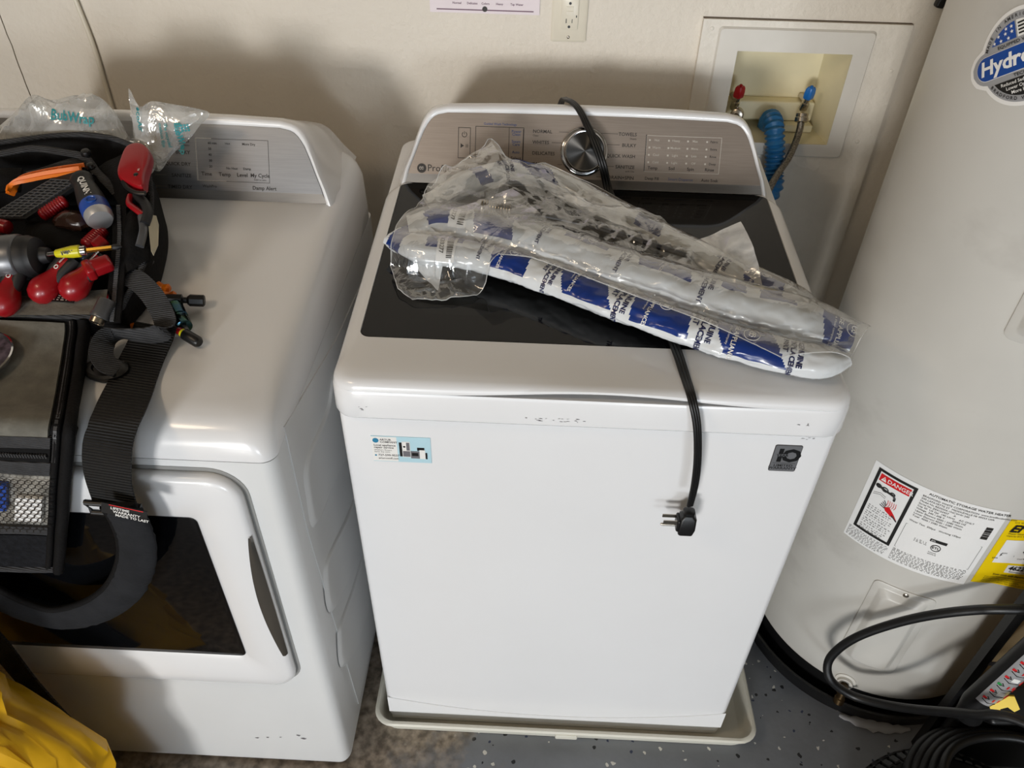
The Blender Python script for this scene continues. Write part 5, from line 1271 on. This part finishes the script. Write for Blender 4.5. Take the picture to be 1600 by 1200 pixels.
pdp = cr([(-0.2567,-0.15,0.8494), (-0.2511,-0.152,0.8179), (-0.254,-0.154,0.7737), (-0.2739,-0.155,0.7172), (-0.3124,-0.155,0.6568), (-0.3677,-0.155,0.6091), (-0.4304,-0.155,0.5856), (-0.4803,-0.155,0.6082), (-0.5256,-0.155,0.6604), (-0.5685,-0.155,0.7098)], 8)
b = MB(); L_ = len(pdp)
rd = [0.0265*(1+.10*noise.noise((i*.8, 1, 1)))*(.9 if i < 4 else 1) for i in range(L_)]
b.tube(pdp, rd, 18, flat=.36, up=(0, -1, 0)); pad_ = b.build('shoulder_pad', M['padgrey'], tb, 60)
b = MB(); b.tube([p+V((0, -.0002, 0))+(pdp[min(i+1, L_-1)]-pdp[max(i-1, 0)]).cross(V((0, -1, 0))).normalized()*.0225 for i, p in enumerate(pdp)], .0055, 8, flat=1.); b.build('pad_piping', M['nylon'], pad_, 60)
b = MB(); b.xf = local((-0.2401,-0.166,0.854), (1, 0, -.28), (0, -1, .1)); b.box((-.029, -.008, 0), (.027, .010, .0015)); sl_ = b.build('sewn_label', M['black'], pad_, 0)
b = MB(); rd = random.Random(3); fq = local((-0.2385,-0.168,0.8564), (1, 0, -.28), (0, -1, .1)); b.bar(lambda x, y: fq((x, y, .001)), -.02, .0072, .022, .0085, 1)
for i, t_ in enumerate(('LIFETIME', 'WARRANTY', 'MADE TO LAST')): b.text(t_, .006, lambda x, y, i=i: fq((-.018+.003*i+x, .001-.0055*i+y, .001)), bold=.02)
b.build('print', [M['paperw'], M['lred']], sl_, 0)
b = MB(); b.prism([(-0.3007,0.206,1.0749), (-0.295,0.2189,1.0664), (-0.2881,0.2059,1.0589), (-0.2794,0.1716,1.0445), (-0.2812,0.1547,1.0374), (-0.2816,0.153,1.0467)], (.001, -.001, .0015)); tag(b.build('card_tag', M['tagcard'], None, 0), 'narrow tan card tag on the right side of black tool bag', 'tag')

# ---------------------------------------------------------------- tools in and on the bag
TU = (0, -.42, 1)
def rod(mb, p, q, prof, n=18, m=0, flat=1.):
    """prof: (radius, fraction along p->q)"""
    p, q = V(p), V(q); d = q-p; mb.lathe([(r, f*d.length) for r, f in prof], p, d, n, m)
def tool(name, at, label, cat, group=None): return thing(name, at, label, cat, group)
# orange trim tool
t = tool('trim_tool', (-0.4854,0.2692,1.0995), 'bright orange ribbed plastic pry tool lying in the tool bag', 'pry tool')
op = cr([(-0.5186,0.2388,1.0827), (-0.5166,0.2482,1.0906), (-0.5043,0.2557,1.0978), (-0.4823,0.2648,1.1016), (-0.4555,0.2752,1.104), (-0.4255,0.287,1.1049)], 8)
b = MB(); b.ribbon(op, (.45, 1, .1), lambda t_: .011+.008*smooth(t_*3), .005); o = b.build('blade', M['orange'], t, 40)
b = MB(); b.ribbon([p+V((0, -.0055, .004)) for p in op[3:]], (0, .3, 1), .006, .003); b.ribbon([p+V((.002, .0065, .004)) for p in op[6:]], (0, .3, 1), .006, .003)
b.build('edge_rib', M['orange'], o, 40)
for i in (14, 20, 26, 32):
    b = MB(); p = op[i]; b.ribbon([p+V((-.001, -.006, .0035)), p+V((.002, .007, .0035))], (.6, 0, 1), .005, .0025); b.build('cross_rib', M['orange'], o, 40)
# black louvred bit holder
t = tool('bit_holder', (-0.4672,0.2351,1.0752), 'black slotted grid rack lying across the tool bag', 'rack')
c0, c1, c2, c3 = V((-0.5364,0.1933,1.0616)), V((-0.4749,0.1939,1.0638)), V((-0.3997,0.274,1.0995)), V((-0.4471,0.2789,1.0996))
b = MB(); b.prism([c0, c1, c2, c3], V(TU)*.006); o = b.build('plate', M['tblack'], t, 20)
b = MB(); G_ = lambda u, v: c0.lerp(c1, u).lerp(c3.lerp(c2, u), v)+V(TU)*.0062
for i in range(5):
    u = .06+.19*i; b.add([G_(u, .02), G_(u+.04, .02), G_(u+.04, .8), G_(u, .8)]+[G_(u, .02)+V(TU)*.002, G_(u+.04, .02)+V(TU)*.002, G_(u+.04, .8)+V(TU)*.002, G_(u, .8)+V(TU)*.002], [(4,5,6,7), (0,1,5,4), (1,2,6,5), (2,3,7,6), (3,0,4,7)])
for k in range(15):
    v = .03+.055*k; b.add([G_(.05, v), G_(.88, v), G_(.88, v+.016), G_(.05, v+.016)]+[G_(.05, v)+V(TU)*.002, G_(.88, v)+V(TU)*.002, G_(.88, v+.016)+V(TU)*.002, G_(.05, v+.016)+V(TU)*.002], [(4,5,6,7), (0,1,5,4), (1,2,6,5), (2,3,7,6), (3,0,4,7)])
b.build('grid_bars', M['tgrey'], o, 0, kind='stuff')
# large nut driver handle with the maker's word down its side
t = tool('nut_driver', (-0.386,0.2202,1.0889), 'thick black driver handle with blue band, silver cap and white word QUINN', 'driver')
p, q = V((-0.4196,0.2675,1.1007)), V((-0.3593,0.1841,1.0737)); ln = (q-p).length; ax = (q-p)/ln
b = MB(); rod(b, p, q, [(.004, -.1), (.004, .0), (.012, .0), (.0165, .05), (.0165, .12), (.0145, .18), (.0165, .30), (.0190, .50), (.0200, .66)], 24); b.build('handle', M['tblack'], t, 50)
b = MB(); rod(b, p, q, [(.0200, .66), (.0203, .72), (.0202, .83), (.0196, .86)], 24); b.build('blue_band', M['tblue'], t, 50)
b = MB(); rod(b, p, q, [(.0196, .86), (.0192, .93), (.0165, .985), (.0, 1.0)], 24); b.build('end_cap', M['capsilver'], t, 50)
cv_ = (V((.2644, -.7962, 1.6185))-(p+q)/2).normalized(); sd = ax.cross(cv_).normalized(); nn = sd.cross(ax).normalized()
def onrod(x, y, r): a = y/r; return p+ax*x+(nn*cos(a)-sd*sin(a)*(-1))*r
b = MB(); b.text('QUINN', .0125, lambda x, y: onrod(ln*.22+x, -(-.0045+y), .0196), bold=.03); b.build('lettering', M['paperw'], t, 0)
b = MB(); b.tube([onrod(ln*.74+.006*cos(a), .007*sin(a), .0207) for a in [2*pi*k/16 for k in range(16)]], .0014, 5, closed=True); b.build('hang_ring', M['lblue'], t, 50)
# red folding cutter at the upper right
t = tool('folding_cutter', (-0.3322,0.2726,1.1109), 'dull red rounded folding cutter at the upper right of the tool bag', 'cutter')
oc = cr([(-0.3569,0.3164,1.1193), (-0.341,0.3231,1.1221), (-0.3245,0.3141,1.1183), (-0.3172,0.2989,1.1119), (-0.3154,0.2684,1.0991), (-0.313,0.2433,1.0886), (-0.3372,0.2502,1.0915), (-0.3556,0.2632,1.097), (-0.3596,0.2923,1.1092)], 4, True); c_ = sum(oc, V((0, 0, 0)))/len(oc)
def ins_(k, h): return [c_+(p_-c_)*k+V(TU)*h for p_ in oc]
b = MB(); b.loft([ins_(.96, 0), ins_(1, .003), ins_(1, .012), ins_(.95, .0165), ins_(.85, .018)], True, True, True); o = b.build('red_body', M['tred'], t, 40)
b = MB(); b.tube(cr([(-0.3455,0.2502,1.1055), (-0.3351,0.2382,1.1004), (-0.3197,0.231,1.0974), (-0.3071,0.2304,1.0972)], 5), .0042, 8, flat=.7); b.build('blade_slot', M['black'], o, 60)
b = MB(); b.lathe([(.0045, 0), (.005, .001), (.003, .0025), (.0, .003)], (-0.3264,0.2557,1.1128), TU, 14); b.build('pivot', M['black'], o)
b = MB(); fq = local((-0.3275,0.2692,1.1187), (.3, -1, 0), TU); b.text('Milwaukee', .006, lambda x, y: fq((-.014+x, y, .0003)), bold=.02); b.build('print', M['paperw'], o, 0)
# pliers beneath it
t = tool('pliers', (-0.3162,0.2088,1.0841), 'red and black plier handles standing below the red cutter', 'pliers')
for name, pts, mt, r in (('handle', [(-0.3348,0.2379,1.0883), (-0.3315,0.2224,1.0838), (-0.318,0.2109,1.081), (-0.3039,0.2016,1.0771)], 'tred', .0048), ('handle', [(-0.3266,0.2405,1.0874), (-0.309,0.2234,1.0842), (-0.2981,0.2041,1.0781), (-0.2977,0.1867,1.0708)], 'tblack', .0072), ('jaw', [(-0.3064,0.2014,1.075), (-0.2988,0.1801,1.064), (-0.299,0.1576,1.0506)], 'tgrey', .0062)):
    b = MB(); b.tube(cr(pts, 6), r, 10); b.build(name, M[mt], t, 60)
# brown tape lump, red ribbed handle, assorted red grips
t = tool('tape_roll', (-0.409,0.1936,1.0677), 'crumpled glossy brown tape roll behind the yellow screwdriver', 'tape')
b = MB(); c = V((-0.4127,0.2019,1.0632)); n_ = 20
rings = []
for i in range(9):
    a = pi*i/8; rings.append([c+V((.029*sin(a)*cos(h_), .018*sin(a)*sin(h_), .014*cos(a)))*(1+.30*noise.noise((cos(h_)*sin(a)*2.2, sin(h_)*sin(a)*2.2, cos(a)*2+4))) for h_ in [2*pi*k/n_ for k in range(n_)]])
b.loft(rings, True, True, True); b.build('wrap', M['brown'], t, 35)
def grip(p, q, r, label, group='red tool grips in the bag'):
    t = tool('ribbed_grip', p, label, 'tool handle', group); b = MB(); pr_ = [(r*.4, 0), (r*.85, .04), (r, .12)]
    for k in range(8): pr_ += [(r, .15+.09*k), (r*.9, .18+.09*k), (r, .21+.09*k)]
    rod(b, p, q, pr_+[(r*.9, .95), (r*.5, 1.)], 16); b.build('sleeve', M['tred'], t, 50)
grip((-0.4642,0.2074,1.0655), (-0.433,0.2356,1.0794), .0105, 'ribbed red grip lying beside the black slotted rack')
grip((-0.5386,0.1889,1.0617), (-0.4964,0.18,1.06), .0105, 'short red grip at left edge under the slotted rack')
grip((-0.3818,0.1611,1.044), (-0.3661,0.1959,1.0547), .0110, 'red grip just below the silver capped driver')
t = tool('plier_handle', (-0.3394,0.1161,1.0452), 'pair of red plier handle tips beside the zip', 'pliers')
b = MB(); rod(b, (-0.3621,0.1517,1.0481), (-0.3521,0.1669,1.0545), [(.004, 0), (.0105, .15), (.0105, .9), (.006, 1)], 14); b.build('handle', M['tred'], t)
b = MB(); b.xf = local((-0.3396,0.111,1.043), (.75, .6, .1), TU); b.rbox((-.016, -.011, -.009), (.018, .011, .010), .005); b.rbox((-.018, -.013, -.010), (-.006, .013, .011), .004); b.build('handle', M['tred'], t)
# screwdrivers with bulbous red ends
for i, (p, q, lb2) in enumerate((((-0.4145,0.0833,1.0174), (-0.3845,0.1221,1.0437), 'bulb-ended red and black screwdriver, middle one of three in the bag'), ((-0.3732,0.089,1.0198), (-0.3427,0.128,1.0462), 'bulb-ended red and black screwdriver nearest the bag zip'), ((-0.4589,0.06,1.0096), (-0.4521,0.1001,1.0364), 'bulb-ended red and black screwdriver at the bag left edge'))):
    t = tool('screwdriver', p, lb2, 'screwdriver', 'bulb-ended red screwdrivers'); p, q = V(p), V(q); ax = (q-p).normalized(); ln = (q-p).length
    b = MB(); b.lathe([(.0, -.018), (.008, -.0165), (.0155, -.0105), (.0195, 0), (.0195, .006), (.017, .015), (.0135, .024), (.0115, .034), (.0115, ln)], p, ax, 22); b.build('handle', M['tred'], t, 50)
    s_ = ax.cross(V(TU)).normalized(); b = MB()
    sg_ = -1 if i < 2 else 1
    for s2_ in (1, -1):
        b.tube([p+ax*.020+s_*.0085*s2_+V((0, 0, .001)), p+ax*.034+s_*.0078*s2_+V((0, 0, .002)), p+ax*(ln+.004)+s_*.0075*s2_+V((0, 0, .002))], [.0065, .0092, .0095], 10)
    b.build('rubber_grip', M['tblack'], t, 50)
    u_ = s_.cross(ax).normalized(); u_ = u_ if u_.z > 0 else -u_
    b = MB(); c = p+ax*.038+u_*.0119; b.tube([c+ax*.0028*cos(a)+s_*.0028*sin(a) for a in [2*pi*k/14 for k in range(14)]], .0007, 5, closed=True)
    fq = local(c+ax*.009, ax, u_); b.text('Milwaukee', .0042, lambda x, y: fq((-.002+x, -.001+y, .0004)), bold=.02); b.build('mark', M['paperw'], t, 0)
# drill driver
t = tool('drill_driver', (-0.4736,0.1075,1.0516), 'red cordless drill with grey clutch collar and black chuck at left edge', 'drill')
p, q = V((-0.533,0.1097,1.0425)), V((-0.408,0.1214,1.0534))
b = MB(); rod(b, p, q, [(.02, -.35), (.03, -.3), (.034, -.1), (.034, .44), (.033, .485), (.030, .49)], 28); b.build('body', M['tred'], t, 50)
b = MB(); rod(b, p, q, [(.030, .485), (.0325, .49), (.0325, .67), (.031, .69), (.029, .70)], 28); b.build('clutch_collar', M['tgrey'], t, 40)
b = MB(); rod(b, p, q, [(.028, .695), (.0295, .70), (.0295, .78), (.0275, .80), (.026, .86), (.020, .89), (.012, .90), (.010, .98), (.006, 1.)], 28); b.build('chuck', M['tblack'], t, 40)
# yellow multi-bit screwdriver
t = tool('screwdriver', (-0.3662,0.1033,1.0698), 'slim yellow multi-bit screwdriver with brass shaft lying across the bag', 'screwdriver')
p, q = V((-0.4006,0.1028,1.0646)), V((-0.3052,0.125,1.0689)); ln = (q-p).length; ax = (q-p)/ln
b = MB(); rod(b, p, q, [(.002, 0), (.0032, .02), (.0036, .11), (.0045, .12)], 12); b.build('tail_bit', M['chrome'], t)
b = MB(); rod(b, p, q, [(.0045, .115), (.0055, .13), (.0065, .2), (.0085, .34), (.0085, .44), (.0070, .455)], 14); b.build('handle', M['tyellow'], t)
b = MB(); rod(b, p, q, [(.0068, .45), (.0068, .52), (.0045, .53)], 14); b.build('ferrule', M['chrome'], t)
b = MB(); rod(b, p, q, [(.0036, .52), (.0036, .87), (.0030, .88)], 6); b.build('shaft', M['gold'], t, 20)
b = MB(); rod(b, p, q, [(.0030, .87), (.0042, .89), (.0042, .94), (.0015, 1.)], 10); b.build('tip', M['tblack'], t)
sd = ax.cross(cv_).normalized(); nn = sd.cross(ax).normalized()
b = MB(); b.text('10in1', .0078, lambda x, y: p+ax*(ln*.385-x)+nn*.0088*cos(y/.009)+sd*(-.0028+y), bold=.035); b.build('lettering', M['ink'], t, 0)
t = tool('pocket_knife', (-0.3851,0.1311,1.0415), 'dark blue tool handle lying under the yellow screwdriver', 'knife')
b = MB(); rod(b, (-0.4085,0.1291,1.0426), (-0.3531,0.1336,1.0445), [(.003, 0), (.0085, .08), (.0095, .5), (.0085, .95), (.004, 1)], 14); b.build('handle', mat('navy_handle', '#17243d', .4), t)
# socket by the zip end and the bits clipped to the strap
t = tool('socket', (-0.3197,0.0498,1.0073), 'grey steel hex socket standing at the corner of the bag', 'socket')
p, q = V((-0.3178,0.0714,1.016)), V((-0.3281,0.0434,0.9944))
b = MB(); rod(b, p, q, [(.010, 0), (.0115, .05), (.0115, .55), (.0125, .62), (.0125, .74), (.0105, .76)], 18); b.build('body', M['tgrey'], t, 40)
b = MB(); rod(b, p, q, [(.0085, .74), (.0100, .78), (.0100, .97), (.0085, 1.0), (.0060, 1.0), (.0055, .86), (.0, .86)], 18); b.build('nose', M['nickel'], t, 40)
b = MB(); b.tube([V((-0.3361,0.119,1.0141)), p], .002, 6); b.build('clip_wire', M['chrome'], t)
def bit(label, segs, p, q, n=16):
    t = tool('driver_bit', p, label, 'driver bit', 'driver bits on the grey strap'); p, q = V(p), V(q)
    for name, mt, prof in segs:
        b = MB(); rod(b, p, q, prof, n); b.build(name, M[mt], t, 35)
M['irid'] = mat('tempered_steel', '#2f4a5e', .18, 1., var=.2, vscale=60, col2='#3c5a2a')
bit('black hex-ended bit adapter sticking out beyond the grey strap', (('body', 'black', [(.008, 0), (.0085, .05), (.0085, .42), (.0045, .46), (.0045, .55), (.006, .57)]), ('hex_end', 'black', [(.006, .56), (.0088, .62), (.0088, .97), (.007, 1.)])), (-0.2648,0.12,0.9862), (-0.212,0.1304,0.9795), 8)
bit('blue-green tempered steel socket bit under the black adapter', (('body', 'irid', [(.010, 0), (.0118, .04), (.0118, .52), (.0105, .55), (.0105, .68), (.0118, .72), (.0118, .97), (.009, 1.)]), ('nose', 'tgrey', [(.005, 1.), (.005, 1.18), (.003, 1.2)])), (-0.2511,0.1157,0.9786), (-0.2233,0.0738,0.9713))
bit('black bit with yellow and red rings pointing toward the washer', (('stem', 'tblack', [(.005, 0), (.005, .3)]), ('red_ring', 'tred', [(.0055, .3), (.0055, .42)]), ('yellow_ring', 'tyellow', [(.0062, .42), (.0062, .50)]), ('tip', 'black', [(.0078, .50), (.0082, .56), (.0082, .94), (.006, 1.)])), (-0.2438,0.0743,0.9743), (-0.1938,0.0479,0.965))
bit('bright orange bit partly hidden behind the grey strap loop', (('body', 'orange', [(.005, 0), (.006, .1), (.006, .7), (.004, 1.)]),), (-0.2999,0.0729,0.9682), (-0.2865,0.079,0.9689))
for i, (p, q) in enumerate((((-0.2897,0.1499,0.99), (-0.2681,0.1477,0.9857)), ((-0.2733,0.128,0.9872), (-0.2539,0.1342,0.984)))):
    bit(('upper', 'lower')[i]+' of two red-orange plastic clips behind the black adapter', (('body', 'orange', [(.004, 0), (.0075, .15), (.005, .5), (.0075, .8), (.004, 1.)]),), p, q, 8)
bit('dark steel bit leaning beside the zip above the bit cluster', (('body', 'tblack', [(.005, 0), (.007, .05), (.007, .55), (.0045, .6), (.0045, 1.)]),), (-0.3155,0.1667,1.0202), (-0.2931,0.169,1.0155))
# round magnetic dish at the left edge
t = tool('magnetic_dish', (-0.4747,-0.015,0.9669), 'round silver-rimmed dish resting on grey flap at left edge', 'dish')
b = MB(); c = V((-0.4704,-0.0181,0.9685)); b.lathe([(.030, 0), (.046, .002), (.0495, .008), (.0500, .0105), (.0480, .0115), (.0455, .006), (.040, .0035)], c, (0, -.13, 1), 40); b.build('rim', M['chrome'], t, 40)
b = MB(); b.lathe([(.0462, .006), (.03, .0055), (.0, .0055)], c, (0, -.13, 1), 32, cap=False); b.build('inner_face', mat('speckled_face', '#6b6170', .3, .5, var=.4, vscale=90), t, 40)

# ================================================================ yellow bag standing on the floor at the lower left
M['ybag'] = mat('yellow_fabric', '#e3ac06', .5, var=.07, vscale=8, bump=.25, bscale=35)
yb = thing('yellow_bag', (-.78, -.32, 0), 'crumpled yellow fabric bag with black strap on floor before the dryer', 'bag')
b = MB(); rg = []; n_ = 72
for z, hx_, hy_ in ((.001, .30, .09), (.006, .335, .105), (.05, .365, .118), (.14, .36, .12), (.22, .355, .118), (.29, .352, .115), (.35, .350, .112), (.42, .345, .11), (.48, .322, .105), (.515, .292, .098), (.56, .300, .096), (.61, .306, .09), (.65, .285, .075), (.675, .21, .05), (.685, .1, .02)):
    ring = []
    for k in range(n_):
        a = 2*pi*k/n_; d = V((cos(a), sin(a), 0)); q = V((cos(a)*2.2, sin(a)*2.2, z*7))
        w_ = 1+.10*noise.noise(q)+.10*(1-2*abs(noise.noise(q*1.9+V((3, 1, 7)))))*min(1, z*8)
        ring.append((-.785+hx_*w_*cos(a), -.27+hy_*w_*sin(a)*.95, z+.012*noise.noise(q*1.3+V((9, 9, 9)))*(z > .02)))
    rg.append(ring)
b.loft(rg, True, True, True); b.build('body', M['ybag'], yb, 60)
b = MB(); sp3 = cr([(-0.5775,-0.15,0.5929), (-0.5642,-0.15,0.5068), (-0.5532,-0.155,0.3963), (-0.534,-0.16,0.2864), (-0.5106,-0.165,0.204)], 8); b.ribbon(sp3, lambda t_: (.75, -.25, .62), lambda t_: .085-.02*t_, .003); b.build('strap', M['web'], yb, 40)
